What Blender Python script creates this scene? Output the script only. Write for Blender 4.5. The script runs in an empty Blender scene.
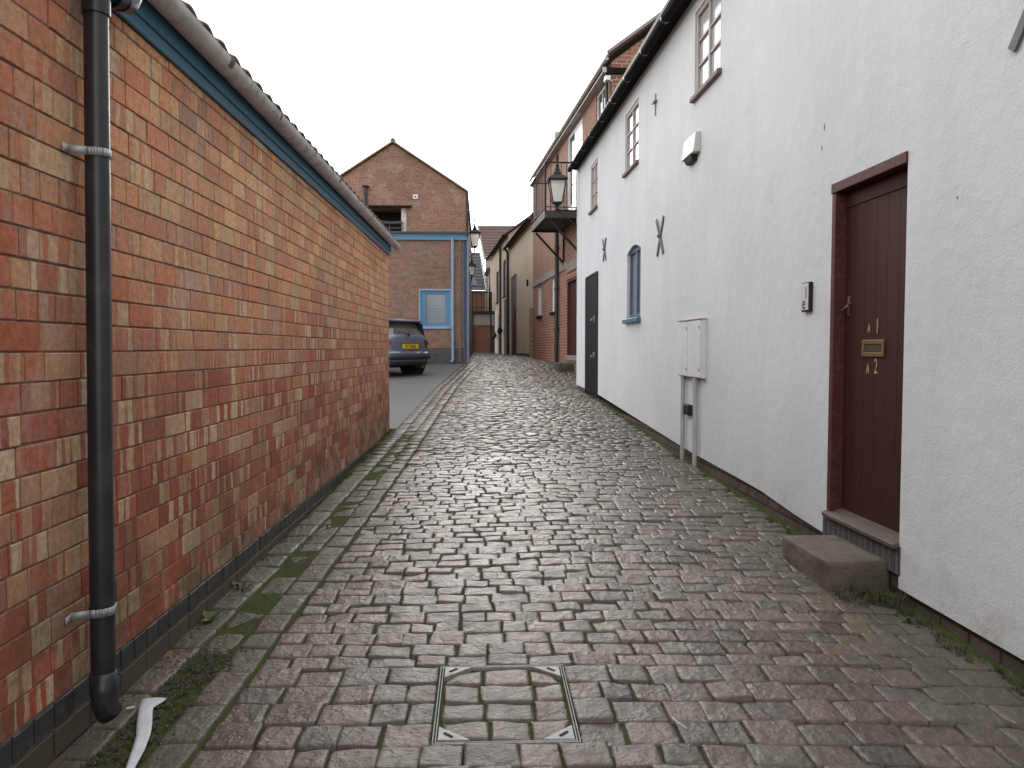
import bpy, bmesh, math, random
import numpy as np
from mathutils import Vector, Matrix, noise as mnoise

random.seed(7)
rng = np.random.default_rng(11)
R = math.radians
SC = bpy.context.scene
COL = SC.collection

# ------------------------------------------------------------------ camera
cam = bpy.data.cameras.new("camera")
cam.sensor_width = 36.0
cam.lens = 780 / 1024 * 36
cam.clip_start = 0.05
cam.clip_end = 3000
co = bpy.data.objects.new("camera", cam)
COL.objects.link(co)
co.location = (0, 0, 1.5)
co.rotation_euler = (R(90) - math.atan(36 / 780), 0, -math.atan(30 / 780))
SC.camera = co

# ------------------------------------------------------------------ sky, sun, exposure
SUN_EL, SUN_AZ = 13.0, -2.0          # azimuth clockwise from +Y
w = bpy.data.worlds.new("World")
SC.world = w
w.use_nodes = True
nt = w.node_tree
bg = nt.nodes["Background"]
sky = nt.nodes.new("ShaderNodeTexSky")
sky.sky_type = 'NISHITA'
sky.sun_disc = False
sky.sun_elevation = R(SUN_EL)
sky.sun_rotation = R(SUN_AZ)
sky.air_density = 1.0
sky.dust_density = 4.0
sky.ozone_density = 1.0
hs = nt.nodes.new("ShaderNodeHueSaturation")
hs.inputs["Saturation"].default_value = 0.12
mx = nt.nodes.new("ShaderNodeMix")
mx.data_type = 'RGBA'
mx.inputs[0].default_value = 0.65
nt.links.new(sky.outputs[0], hs.inputs["Color"])
nt.links.new(hs.outputs[0], mx.inputs[6])
mx.inputs[7].default_value = (12.0, 12.1, 12.2, 1)     # even white cloud layer
nt.links.new(mx.outputs[2], bg.inputs[0])
bg.inputs[1].default_value = 0.13
sl = bpy.data.lights.new("sun", 'SUN')
sl.energy = 1.2
sl.angle = R(28)
sl.color = (1.0, 0.97, 0.92)
so = bpy.data.objects.new("sun", sl)
COL.objects.link(so)
d = Vector((math.sin(R(SUN_AZ)) * math.cos(R(SUN_EL)), math.cos(R(SUN_AZ)) * math.cos(R(SUN_EL)), math.sin(R(SUN_EL))))
so.rotation_euler = d.to_track_quat('Z', 'Y').to_euler()
so.location = (0, 20, 30)
SC.view_settings.view_transform = 'Standard'
SC.view_settings.look = 'None'
SC.view_settings.exposure = 0.70
SC.view_settings.gamma = 1.0
SC.view_settings.use_curve_mapping = False

# ------------------------------------------------------------------ material helpers
class N:
    def __init__(s, name):
        s.m = bpy.data.materials.new(name)
        s.m.use_nodes = True
        s.t = s.m.node_tree
        s.b = s.t.nodes["Principled BSDF"]
    def n(s, typ, **kw):
        x = s.t.nodes.new(typ)
        for k, v in kw.items():
            setattr(x, k, v)
        return x
    def l(s, a, b):
        s.t.links.new(a, b)
    def obj(s):
        if not hasattr(s, '_tc'):
            s._tc = s.n("ShaderNodeTexCoord")
        return s._tc.outputs["Object"]
    def noise(s, scale, detail=4, rough=0.55, vec=None, dist=0.0):
        x = s.n("ShaderNodeTexNoise")
        x.inputs["Scale"].default_value = scale
        x.inputs["Detail"].default_value = detail
        x.inputs["Roughness"].default_value = rough
        x.inputs["Distortion"].default_value = dist
        s.l(vec if vec is not None else s.obj(), x.inputs["Vector"])
        return x.outputs[0]
    def ramp(s, fac, stops, interp='LINEAR'):
        x = s.n("ShaderNodeValToRGB")
        cr = x.color_ramp
        cr.interpolation = interp
        while len(cr.elements) < len(stops):
            cr.elements.new(0.5)
        for e, (p, c) in zip(cr.elements, stops):
            e.position = p
            e.color = (c[0], c[1], c[2], 1) if not isinstance(c, (int, float)) else (c, c, c, 1)
        s.l(fac, x.inputs[0])
        return x.outputs[0]
    def mix(s, fac, a, b, mode='MIX'):
        x = s.n("ShaderNodeMix", data_type='RGBA', blend_type=mode)
        for i, v in ((0, fac), (6, a), (7, b)):
            if isinstance(v, (int, float)):
                x.inputs[i].default_value = v if i == 0 else (v, v, v, 1)
            elif isinstance(v, tuple):
                x.inputs[i].default_value = (v[0], v[1], v[2], 1)
            else:
                s.l(v, x.inputs[i])
        return x.outputs[2]
    def math(s, op, a, b=None, clamp=False):
        x = s.n("ShaderNodeMath", operation=op, use_clamp=clamp)
        for i, v in ((0, a), (1, b)):
            if v is None:
                continue
            if isinstance(v, (int, float)):
                x.inputs[i].default_value = v
            else:
                s.l(v, x.inputs[i])
        return x.outputs[0]
    def sep(s, vec):
        x = s.n("ShaderNodeSeparateXYZ")
        s.l(vec, x.inputs[0])
        return x.outputs
    def comb(s, a, b, c=0.0):
        x = s.n("ShaderNodeCombineXYZ")
        for i, v in enumerate((a, b, c)):
            if isinstance(v, (int, float)):
                x.inputs[i].default_value = v
            else:
                s.l(v, x.inputs[i])
        return x.outputs[0]
    def scalevec(s, sx, sy, sz):
        x = s.n("ShaderNodeMapping")
        x.inputs["Scale"].default_value = (sx, sy, sz)
        s.l(s.obj(), x.inputs[0])
        return x.outputs[0]
    def bump(s, h, strength=0.5, dist=0.01, prev=None):
        x = s.n("ShaderNodeBump")
        x.inputs["Strength"].default_value = strength
        x.inputs["Distance"].default_value = dist
        s.l(h, x.inputs["Height"])
        if prev is not None:
            s.l(prev, x.inputs["Normal"])
        return x.outputs[0]
    def out(s, col=None, rough=None, nrm=None, metal=None, spec=None):
        for key, v in (("Base Color", col), ("Roughness", rough), ("Normal", nrm), ("Metallic", metal), ("Specular IOR Level", spec)):
            if v is None:
                continue
            if isinstance(v, (int, float)):
                s.b.inputs[key].default_value = v
            elif isinstance(v, tuple):
                s.b.inputs[key].default_value = (v[0], v[1], v[2], 1)
            else:
                s.l(v, s.b.inputs[key])
        return s.m

def plain(name, a, b=None, scale=6.0, rough=0.6, metal=0.0, bump=0.0, bscale=60.0, spec=None, bdist=0.004, dirt=None):
    m = N(name)
    b = b or tuple(x * 0.75 for x in a)
    f = m.ramp(m.noise(scale, 5, 0.6), [(0.3, 0.0), (0.7, 1.0)])
    c = m.mix(f, a, b)
    if dirt:
        dm = m.ramp(m.noise(scale * 2.3, 6, 0.7, dist=0.4), [(0.5, 0.0), (0.72, 0.8)])
        c = m.mix(dm, c, dirt)
    nr = None
    if bump:
        nr = m.bump(m.noise(bscale, 4, 0.6), bump, bdist)
    return m.out(c, rough, nr, metal, spec)

def brick_tex(name, c1, c2, mortar, bw=0.225, rh=0.075, ms=0.008, c3=None, bias=0.0, stain=None, offs=(0.0, 0.0)):
    """courses of bricks from object coordinates: works on any wall along local x or y"""
    m = N(name)
    s = m.sep(m.obj())
    v = m.comb(m.math('ADD', m.math('ADD', s[0], s[1]), offs[0]), m.math('ADD', s[2], offs[1]))
    bt = m.n("ShaderNodeTexBrick")
    bt.offset = 0.5
    bt.inputs["Scale"].default_value = 1.0
    bt.inputs["Brick Width"].default_value = bw
    bt.inputs["Row Height"].default_value = rh
    bt.inputs["Mortar Size"].default_value = ms
    bt.inputs["Mortar Smooth"].default_value = 0.3
    bt.inputs["Bias"].default_value = bias
    bt.inputs["Color1"].default_value = (*c1, 1)
    bt.inputs["Color2"].default_value = (*c2, 1)
    bt.inputs["Mortar"].default_value = (*mortar, 1)
    m.l(v, bt.inputs["Vector"])
    c = bt.outputs["Color"]
    if c3:
        # some bricks of another firing: patchy third colour
        f = m.ramp(m.noise(3.0, 5, 0.75), [(0.52, 0.0), (0.6, 0.75)])
        c = m.mix(f, c, c3)
    g = m.ramp(m.noise(0.7, 4, 0.6), [(0.3, (0.8, 0.8, 0.8)), (0.75, (1.15, 1.12, 1.1))])
    c = m.mix(1.0, c, g, 'MULTIPLY')
    g2 = m.ramp(m.noise(16, 4, 0.7), [(0.3, (0.72, 0.72, 0.74)), (0.7, (1.25, 1.2, 1.18))])
    c = m.mix(1.0, c, g2, 'MULTIPLY')
    if stain:
        c = m.mix(m.ramp(m.noise(1.3, 6, 0.7), [(0.55, 0.0), (0.75, 0.7)]), c, stain)
    h = m.math('SUBTRACT', m.math('MULTIPLY', m.noise(50, 3), 0.3), bt.outputs["Fac"])
    return m.out(c, 0.85, m.bump(h, 0.6, 0.006), None, 0.3)

def render_mat(name, a, b, dirt, moss=None, bstr=0.45, coarse=75.0):
    m = N(name)
    big = m.ramp(m.noise(0.9, 5, 0.6), [(0.35, 0.0), (0.7, 1.0)])
    c = m.mix(big, a, b)
    # thin rain streaks
    st = m.ramp(m.noise(1.0, 5, 0.65, m.scalevec(2.6, 2.6, 0.35)), [(0.50, 0.0), (0.8, 0.32)])
    c = m.mix(st, c, dirt)
    sp = m.ramp(m.noise(2.4, 7, 0.75), [(0.60, 0.0), (0.76, 0.7)])
    c = m.mix(sp, c, dirt)
    if moss:
        z = m.sep(m.obj())[2]
        mk = m.math('SUBTRACT', 1.0, m.math('MULTIPLY', m.math('SUBTRACT', z, moss[1]), moss[2], True), True)
        mk = m.math('MULTIPLY', mk, m.ramp(m.noise(3.5, 6, 0.7), [(0.5, 0.0), (0.7, 0.6)]))
        c = m.mix(mk, c, moss[0])
    h1 = m.noise(coarse, 5, 0.62)
    h2 = m.noise(9.0, 3, 0.5)
    n1 = m.bump(h2, 0.2, 0.03)
    n2 = m.bump(h1, bstr, 0.008, n1)
    return m.out(c, 0.9, n2, None, 0.25)

# ------------------------------------------------------------------ mesh helpers
MAP_X = lambda a, o, z: (a, -o, z)      # wall faces -y, a runs along x
MAP_R = lambda a, o, z: (-o, a, z)      # wall faces -x (houses on the right), a runs along y
MAP_L = lambda a, o, z: (o, a, z)       # wall faces +x (houses on the left)
IDM = lambda x, y, z: (x, y, z)

class MB:
    def __init__(s, mp=IDM):
        s.v = []; s.f = []; s.mp = mp
    def add(s, verts, faces):
        k = len(s.v)
        s.v += [s.mp(*p) for p in verts]
        s.f += [[i + k for i in f] for f in faces]
        return s
    def box(s, x0, x1, y0, y1, z0, z1):
        v = [(x, y, z) for x in (x0, x1) for y in (y0, y1) for z in (z0, z1)]
        return s.add(v, [(0, 1, 3, 2), (4, 6, 7, 5), (0, 4, 5, 1), (2, 3, 7, 6), (0, 2, 6, 4), (1, 5, 7, 3)])
    def bar(s, p, q, w, h=None, up=(0, 0, 1)):
        h = h or w
        p, q, up = Vector(p), Vector(q), Vector(up)
        d = (q - p).normalized()
        if abs(d.dot(up)) > 0.98:
            up = Vector((0, 1, 0))
        a = d.cross(up).normalized() * w / 2
        b = a.cross(d).normalized() * h / 2
        v = [tuple(c + i * a + j * b) for c in (p, q) for i, j in ((-1, -1), (1, -1), (1, 1), (-1, 1))]
        return s.add(v, [(0, 1, 2, 3), (7, 6, 5, 4), (0, 4, 5, 1), (1, 5, 6, 2), (2, 6, 7, 3), (3, 7, 4, 0)])
    def tube(s, pts, r, n=12, cap=True):
        pts = [Vector(p) for p in pts]
        rs = r if isinstance(r, (list, tuple)) else [r] * len(pts)
        rings = []; prev = None
        for i, p in enumerate(pts):
            d = (pts[min(i + 1, len(pts) - 1)] - pts[max(i - 1, 0)]).normalized()
            if prev is None:
                ref = Vector((0, 0, 1)) if abs(d.z) < 0.9 else Vector((1, 0, 0))
                a = d.cross(ref).normalized()
            else:
                a = (prev - d * prev.dot(d)).normalized()
            prev = a
            b = d.cross(a)
            rings.append([tuple(p + rs[i] * (math.cos(t) * a + math.sin(t) * b)) for t in [2 * math.pi * k / n for k in range(n)]])
        v = [q for g in rings for q in g]
        f = [(i * n + k, i * n + (k + 1) % n, (i + 1) * n + (k + 1) % n, (i + 1) * n + k) for i in range(len(pts) - 1) for k in range(n)]
        if cap:
            f += [tuple(range(n))[::-1], tuple(range((len(pts) - 1) * n, len(pts) * n))]
        return s.add(v, f)
    def lathe(s, c, prof, n=20, sq=False):
        """prof: (radius, z) pairs around a vertical axis at c"""
        n = 4 if sq else n
        o = math.pi / 4 if sq else 0
        k = math.sqrt(2) if sq else 1
        v = [(c[0] + k * r * math.cos(o + 2 * math.pi * j / n), c[1] + k * r * math.sin(o + 2 * math.pi * j / n), c[2] + z) for r, z in prof for j in range(n)]
        f = [(i * n + j, i * n + (j + 1) % n, (i + 1) * n + (j + 1) % n, (i + 1) * n + j) for i in range(len(prof) - 1) for j in range(n)]
        f += [tuple(range(n))[::-1], tuple(range((len(prof) - 1) * n, len(prof) * n))]
        return s.add(v, f)
    def prism(s, poly, lo, hi, axis=2):
        """poly of 2-D points extruded along axis (0,1,2) from lo to hi"""
        def p3(p, t):
            q = list(p); q.insert(axis, t); return tuple(q)
        n = len(poly)
        v = [p3(p, lo) for p in poly] + [p3(p, hi) for p in poly]
        f = [tuple(range(n))[::-1], tuple(range(n, 2 * n))] + [(i, (i + 1) % n, n + (i + 1) % n, n + i) for i in range(n)]
        return s.add(v, f)
    def build(s, name, mat, parent=None, bevel=0.0, smooth=False, seg=1):
        me = bpy.data.meshes.new(name)
        me.from_pydata(s.v, [], s.f)
        bm = bmesh.new(); bm.from_mesh(me)
        bmesh.ops.recalc_face_normals(bm, faces=bm.faces)
        bm.to_mesh(me); bm.free()
        if smooth:
            me.polygons.foreach_set("use_smooth", [True] * len(me.polygons))
        o = bpy.data.objects.new(name, me)
        COL.objects.link(o)
        if mat:
            me.materials.append(mat)
        if parent:
            o.parent = parent
        if smooth:
            try:
                me.set_sharp_from_angle(angle=R(40))
            except Exception:
                pass
        if bevel:
            b = o.modifiers.new("bevel", 'BEVEL')
            b.width = bevel; b.segments = seg; b.limit_method = 'ANGLE'; b.angle_limit = R(50)
        return o

def tag(o, label=None, cat=None, group=None, kind=None):
    if label: o["label"] = label
    if cat: o["category"] = cat
    if group: o["group"] = group
    if kind: o["kind"] = kind
    return o

def empty(name, loc=(0, 0, 0), rz=0.0, label=None, cat=None, group=None):
    o = bpy.data.objects.new(name, None)
    COL.objects.link(o)
    o.empty_display_size = 0.2
    o.location = loc
    o.rotation_euler = (0, 0, rz)
    return tag(o, label, cat, group)

def copy_tree(o, parent=None):
    c = o.copy(); COL.objects.link(c); c.parent = parent
    for ch in [x for x in COL.objects if x.parent == o]:
        copy_tree(ch, c)
    return c

def text_mesh(name, body, size, mat, parent, loc, rot, extrude=0.002, sx=1.0, bold=0.0):
    cu = bpy.data.curves.new(name, 'FONT')
    cu.body = body; cu.size = size; cu.extrude = extrude; cu.offset = bold
    cu.align_x = 'CENTER'; cu.align_y = 'CENTER'
    tmp = bpy.data.objects.new(name, cu)
    COL.objects.link(tmp)
    bpy.context.view_layer.update()
    me = bpy.data.meshes.new_from_object(tmp.evaluated_get(bpy.context.evaluated_depsgraph_get()))
    bpy.data.objects.remove(tmp)
    me.name = name
    o = bpy.data.objects.new(name, me)
    COL.objects.link(o)
    me.materials.clear(); me.materials.append(mat)
    o.parent = parent; o.location = loc; o.rotation_euler = rot; o.scale = (sx, 1, 1)
    return o

# ------------------------------------------------------------------ ground heights
_ty = np.arange(-12, 90, 0.25)
def _smooth(ys, zs):
    z = np.interp(_ty, ys, zs)
    k = np.ones(7) / 7
    return np.convolve(np.pad(z, 3, mode='edge'), k, 'valid')
_gl = _smooth([-12, 0, 3, 4.77, 8, 10.9, 15, 20, 25, 30, 45, 90], [0.0, .06, .145, .18, .27, .36, .55, .77, 1.02, 1.15, 1.21, 1.3])
_gr = _smooth([-12, 0, 3.1, 4.2, 6.4, 8, 14, 16.4, 20, 24, 30, 45, 90], [0.0, .06, .12, .17, .275, .335, .62, .68, .82, 1.05, 1.18, 1.21, 1.3])
def G(x, y):
    t = np.clip((np.asarray(x, float) + 1.4) / 3.6, 0, 1)
    return (1 - t) * np.interp(y, _ty, _gl) + t * np.interp(y, _ty, _gr)

def kerb_x(y):      # the mossy long joint between the side strip and the cross rows
    return np.interp(y, [-4, 0, 3.4, 6.3, 10.1, 17, 21, 23.5, 25.5], [-1.15, -1.05, -.96, -.85, -.75, -.55, -.33, -.15, .02])
def right_x(y):
    return np.where(np.asarray(y) < 16.6, 2.27 - .01785 * np.asarray(y), np.where(np.asarray(y) < 16.9, 2.75, 3.97 - .0727 * np.asarray(y)))

# ------------------------------------------------------------------ MATERIALS
# setts
def sett_material(name, moss_shade_scale=1.0):
    m = N(name)
    geo = m.n("ShaderNodeNewGeometry")
    rnd = geo.outputs["Random Per Island"]
    base = m.ramp(rnd, [(0.0, (.090, .067, .052)), (0.18, (.116, .083, .063)), (0.36, (.096, .077, .061)), (0.52, (.126, .095, .072)),
                        (0.66, (.080, .068, .060)), (0.8, (.120, .083, .061)), (0.92, (.100, .087, .062)), (1.0, (.138, .106, .082))], 'CONSTANT')
    w = m.n("ShaderNodeTexWhiteNoise", noise_dimensions='1D')
    m.l(rnd, w.inputs["W"])
    br = m.ramp(w.outputs[0], [(0, (.80, .80, .80)), (1, (1.2, 1.2, 1.2))])
    c = m.mix(1.0, base, br, 'MULTIPLY')
    g = m.ramp(m.noise(30, 7, 0.78), [(0.3, (.55, .54, .54)), (0.7, (1.5, 1.46, 1.42))])
    c = m.mix(1.0, c, g, 'MULTIPLY')
    damp = m.ramp(m.noise(0.8, 6, 0.68, dist=.6), [(0.40, 0.0), (0.62, 1.0)])
    c = m.mix(damp, m.mix(1.0, c, (.60, .58, .56), 'MULTIPLY'), m.mix(1.0, c, (1.0, .99, .98), 'MULTIPLY'))
    sp = m.ramp(m.noise(230, 3, 0.6), [(0.60, 0.0), (0.74, 0.35)])
    c = m.mix(sp, c, (.24, .22, .19))
    # moss plus painted contact shade: from attribute "edge" (how near a wall the stone lies) broken up by noise
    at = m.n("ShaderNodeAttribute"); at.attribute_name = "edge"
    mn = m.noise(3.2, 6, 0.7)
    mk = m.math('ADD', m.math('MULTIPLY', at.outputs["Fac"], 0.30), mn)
    mk = m.ramp(mk, [(0.56, 0.0), (0.80, 0.75 * moss_shade_scale)])
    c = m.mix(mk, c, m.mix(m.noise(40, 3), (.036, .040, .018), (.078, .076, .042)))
    rr = m.ramp(m.noise(9, 5, 0.6), [(0.3, .25), (0.7, .52)])
    rr = m.math('ADD', m.math('ADD', rr, m.math('MULTIPLY', mk, 0.25)), m.math('MULTIPLY', damp, 0.03))
    n1 = m.bump(m.noise(17, 5, 0.6), 0.45, 0.014)
    vo = m.n("ShaderNodeTexVoronoi"); vo.inputs["Scale"].default_value = 24; vo.inputs["Randomness"].default_value = 1.0
    mp_ = m.n("ShaderNodeVectorMath", operation='ADD'); m.l(m.obj(), mp_.inputs[0])
    nz = m.n("ShaderNodeTexNoise"); nz.inputs["Scale"].default_value = 20; nz.inputs["Detail"].default_value = 4; m.l(m.obj(), nz.inputs["Vector"])
    sc2 = m.n("ShaderNodeVectorMath", operation='SCALE'); sc2.inputs["Scale"].default_value = .09; m.l(nz.outputs["Color"], sc2.inputs[0]); m.l(sc2.outputs[0], mp_.inputs[1]); m.l(mp_.outputs[0], vo.inputs["Vector"])
    nf = m.bump(vo.outputs["Distance"], 0.5, 0.010, n1)
    nm = m.bump(m.noise(48, 6, 0.72), 0.6, 0.007, nf)
    n2 = m.bump(m.noise(190, 4, 0.7), 0.5, 0.002, nm)
    return m.out(c, rr, n2, None, 0.7)
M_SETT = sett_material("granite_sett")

def joint_material():
    m = N("joint_soil")
    f = m.ramp(m.noise(2.2, 6, 0.7), [(0.34, 0.0), (0.52, 1.0)])
    soil = m.mix(m.noise(60, 4, 0.7), (.022, .018, .013), (.075, .062, .048))
    moss = m.mix(m.noise(75, 4, 0.7), (.022, .034, .008), (.085, .120, .026))
    c = m.mix(f, soil, moss)
    return m.out(c, 0.95, m.bump(m.noise(120, 4, 0.7), 0.9, 0.01), None, 0.2)
M_JOINT = joint_material()

def tarmac_material():
    m = N("tarmac")
    c = m.mix(m.noise(0.5, 5, 0.6), (.075, .075, .078), (.115, .113, .112))
    c = m.mix(m.ramp(m.noise(260, 2), [(0.5, 0), (0.7, .6)]), c, (.19, .185, .18))
    return m.out(c, 0.62, m.bump(m.noise(220, 3), 0.5, 0.004), None, 0.4)
M_TARMAC = tarmac_material()

def left_brick_material():
    """real bricks: UV holds metres inside each brick, the kiln bands run across the brick"""
    m = N("banded_brick")
    geo = m.n("ShaderNodeNewGeometry")
    rnd = geo.outputs["Random Per Island"]
    wn = m.n("ShaderNodeTexWhiteNoise", noise_dimensions='1D'); m.l(m.math('MULTIPLY', rnd, 91.7), wn.inputs["W"])
    ws = m.sep(wn.outputs["Color"])
    uv = m.sep(m.n("ShaderNodeUVMap").outputs[0])
    z = m.sep(m.obj())[2]
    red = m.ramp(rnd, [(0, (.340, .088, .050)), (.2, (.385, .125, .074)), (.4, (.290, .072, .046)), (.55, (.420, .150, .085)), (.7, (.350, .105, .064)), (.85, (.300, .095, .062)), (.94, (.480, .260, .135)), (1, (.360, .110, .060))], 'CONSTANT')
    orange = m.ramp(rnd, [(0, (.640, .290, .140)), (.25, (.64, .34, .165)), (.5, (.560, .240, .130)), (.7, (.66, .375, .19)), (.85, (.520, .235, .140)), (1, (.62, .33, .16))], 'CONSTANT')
    # orange brick batch towards top and far half, brightened to paint in sky light
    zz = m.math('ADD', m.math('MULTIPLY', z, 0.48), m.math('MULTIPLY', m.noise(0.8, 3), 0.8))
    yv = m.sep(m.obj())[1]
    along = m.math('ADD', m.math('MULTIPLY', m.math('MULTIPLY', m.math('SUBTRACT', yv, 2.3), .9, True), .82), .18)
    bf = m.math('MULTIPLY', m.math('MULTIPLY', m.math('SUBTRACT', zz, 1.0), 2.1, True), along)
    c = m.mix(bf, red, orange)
    # bands
    band = m.noise(1.0, 2, 0.5, m.comb(m.math('ADD', m.math('MULTIPLY', uv[0], 17), m.math('MULTIPLY', m.noise(14, 3), .45)), m.math('MULTIPLY', ws[0], 60), m.math('MULTIPLY', uv[1], .4)))
    bm_ = m.ramp(band, [(0.48, 0.0), (0.54, 1.0)])
    on = m.ramp(ws[1], [(0.20, 0.0), (0.55, 0.95)])
    buff = m.ramp(ws[2], [(0, (.50, .345, .205)), (.3, (.40, .245, .150)), (.5, (.56, .420, .270)), (.72, (.36, .220, .150)), (.82, (.46, .250, .150)), (1, (.64, .51, .36))], 'CONSTANT')
    c = m.mix(m.math('MULTIPLY', bm_, on), c, buff)
    allb = m.ramp(ws[0], [(0.87, 0.0), (0.89, 0.65)])
    c = m.mix(allb, c, buff)
    g = m.ramp(m.noise(34, 6, 0.75), [(0.3, (.60, .57, .57)), (0.7, (1.26, 1.24, 1.22))])
    c = m.mix(1.0, c, g, 'MULTIPLY')
    # soot and lime bloom patches
    so_ = m.ramp(m.noise(1.1, 6, 0.65), [(0.5, 0.0), (0.75, .40)])
    c = m.mix(so_, c, (.11, .07, .055))
    bl = m.ramp(m.noise(1.7, 7, 0.75, dist=.5), [(0.54, 0.0), (0.74, .42)])
    c = m.mix(bl, c, (.46, .38, .34))
    # algae low on the wall, with contact shade painted in by the same mask
    lo = m.math('SUBTRACT', 1.0, m.math('MULTIPLY', m.math('SUBTRACT', z, 0.42), 1.6, True), True)
    al = m.math('MULTIPLY', lo, m.ramp(m.noise(3.0, 6, 0.7), [(0.40, 0.0), (0.68, 1.0)]))
    c = m.mix(al, c, (.055, .058, .032))
    n1 = m.bump(m.noise(55, 5, 0.65), 0.55, 0.006)
    return m.out(c, 0.82, n1, None, 0.3)
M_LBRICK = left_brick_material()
M_LBRICK_DARK = plain("engineering_brick_dark", (.024, .026, .031), (.042, .040, .040), 5, 0.5, bump=.4, bscale=50, dirt=(.10, .085, .06))
M_LBRICK_BASE = plain("base_brick_brown", (.050, .040, .030), (.080, .055, .042), 6, 0.85, bump=.6, bscale=40, dirt=(.05, .065, .02))
M_MORTAR = plain("brown_mortar", (.21, .140, .098), (.13, .085, .060), 5, 0.95, bump=.8, bscale=120, dirt=(.30, .27, .24))

M_WHITE = render_mat("white_roughcast", (.685, .700, .725), (.615, .632, .655), (.50, .495, .48), ((.30, .29, .22), 0.25, 3.2))
M_CREAM = render_mat("cream_render", (.62, .55, .44), (.55, .48, .38), (.33, .28, .22))
M_CREAM2 = render_mat("tan_render", (.46, .37, .28), (.38, .30, .23), (.22, .17, .13))
M_PLINTH = brick_tex("plinth_stone", (.105, .088, .075), (.16, .10, .078), (.05, .042, .034), .22, .09, .012, stain=(.05, .06, .03))
M_BLUEBRICK = brick_tex("sill_engineering_brick", (.075, .075, .088), (.095, .090, .10), (.17, .165, .155), .066, .5, .006)
M_GABLE = brick_tex("gable_red_brick", (.36, .185, .130), (.25, .135, .10), (.33, .26, .21), c3=(.36, .28, .19))
M_GABLE_LOW = brick_tex("yard_wall_brick", (.30, .195, .145), (.20, .135, .105), (.20, .165, .14), c3=(.36, .17, .125))
M_GREYBRICK = brick_tex("blue_grey_base_brick", (.075, .078, .088), (.10, .10, .105), (.14, .13, .12), stain=(.09, .10, .06))
M_TOWN = brick_tex("townhouse_brick", (.36, .135, .088), (.22, .082, .058), (.42, .32, .25), rh=.086, ms=.016, c3=(.36, .22, .155))
M_FARBRICK = brick_tex("far_red_brick", (.22, .09, .07), (.16, .07, .055), (.15, .11, .09))
M_CONC = plain("concrete_band", (.32, .29, .25), (.24, .215, .185), 3, .9, bump=.4, bscale=40)
M_BLACK = plain("black_paint", (.013, .014, .017), (.022, .022, .024), 4, .6, spec=.3)
M_PIPE = plain("black_plastic_pipe", (.012, .014, .019), (.022, .023, .028), 3, .33, bump=.1, bscale=15, dirt=(.05, .047, .043))
M_STRAP = plain("galvanised_strap", (.42, .42, .43), (.30, .30, .30), 12, .5, .4)
M_GUTTER = plain("grey_gutter", (.60, .56, .53), (.44, .41, .39), 5, .7, bump=.3, bscale=40, dirt=(.15, .135, .12))
M_GUTTER_D = plain("dark_gutter", (.010, .009, .008), (.022, .019, .016), 4, .75, spec=.05, bump=.3, bscale=30)
M_FASCIA = plain("blue_fascia_paint", (.045, .145, .235), (.060, .17, .26), 5, .5, dirt=(.09, .13, .15))
M_BLUE = plain("bright_blue_paint", (.075, .20, .36), (.09, .23, .39), 4, .45)
M_BLUE2 = plain("slate_blue_paint", (.060, .115, .185), (.085, .145, .22), 5, .5)
M_PBLUE = plain("pale_blue_paint", (.28, .38, .52), (.24, .33, .46), 4, .5)
M_TILE = plain("concrete_roof_tile", (.16, .105, .078), (.095, .068, .052), 4, .85, bump=.6, bscale=40, dirt=(.17, .16, .12))
M_TILE_BROWN = plain("brown_roof_tile", (.115, .070, .058), (.085, .052, .045), 3, .8, bump=.4, bscale=20)
M_SLATE = plain("dark_slate", (.045, .045, .050), (.07, .068, .072), 3, .6)
M_LICHEN = plain("lichened_verge", (.33, .27, .10), (.22, .18, .10), 8, .9, bump=.5)
M_DOOR = None
M_WOODFRAME = plain("weathered_window_wood", (.46, .40, .38), (.36, .30, .28), 10, .6)
M_SILL = plain("brown_sill", (.13, .085, .075), (.19, .13, .11), 8, .7)
M_WHITEPVC = plain("white_paint", (.74, .75, .76), (.66, .67, .68), 4, .35)
M_METAL = plain("dull_steel", (.33, .33, .34), (.22, .22, .23), 20, .42, .8)
M_BRASS = plain("tarnished_brass", (.34, .25, .12), (.20, .15, .08), 30, .42, .85)
M_DARK = plain("dark_interior", (.012, .012, .013), (.02, .02, .02), 3, .9)
M_STONE = plain("sandstone_step", (.155, .125, .095), (.085, .070, .054), 7, .85, bump=.9, bscale=28, bdist=.012, dirt=(.075, .072, .045))
M_MAROON = plain("maroon_paint", (.060, .016, .018), (.085, .024, .024), 5, .5)
M_RECESS = plain("weathered_brown_boards", (.12, .088, .07), (.085, .062, .05), 4, .8)

def door_wood():
    m = N("dark_red_stained_wood")
    g = m.noise(1.0, 6, 0.65, m.scalevec(40, 40, 1.6), 1.2)
    c = m.mix(m.ramp(g, [(0.3, 0.0), (0.7, 1.0)]), (.034, .0100, .0080), (.060, .0175, .0130))
    sc_ = m.ramp(m.noise(26, 6, 0.8), [(0.66, 0.0), (0.78, .5)])
    c = m.mix(sc_, c, (.20, .12, .10))
    return m.out(c, m.ramp(g, [(0.3, .58), (0.8, .75)]), m.bump(g, .35, .002), None, .22)
M_DOOR = door_wood()
M_DOORFRAME = plain("oxblood_frame_paint", (.070, .018, .015), (.095, .026, .022), 9, .65, bump=.25, bscale=40, dirt=(.12, .075, .065), spec=.25)

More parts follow.
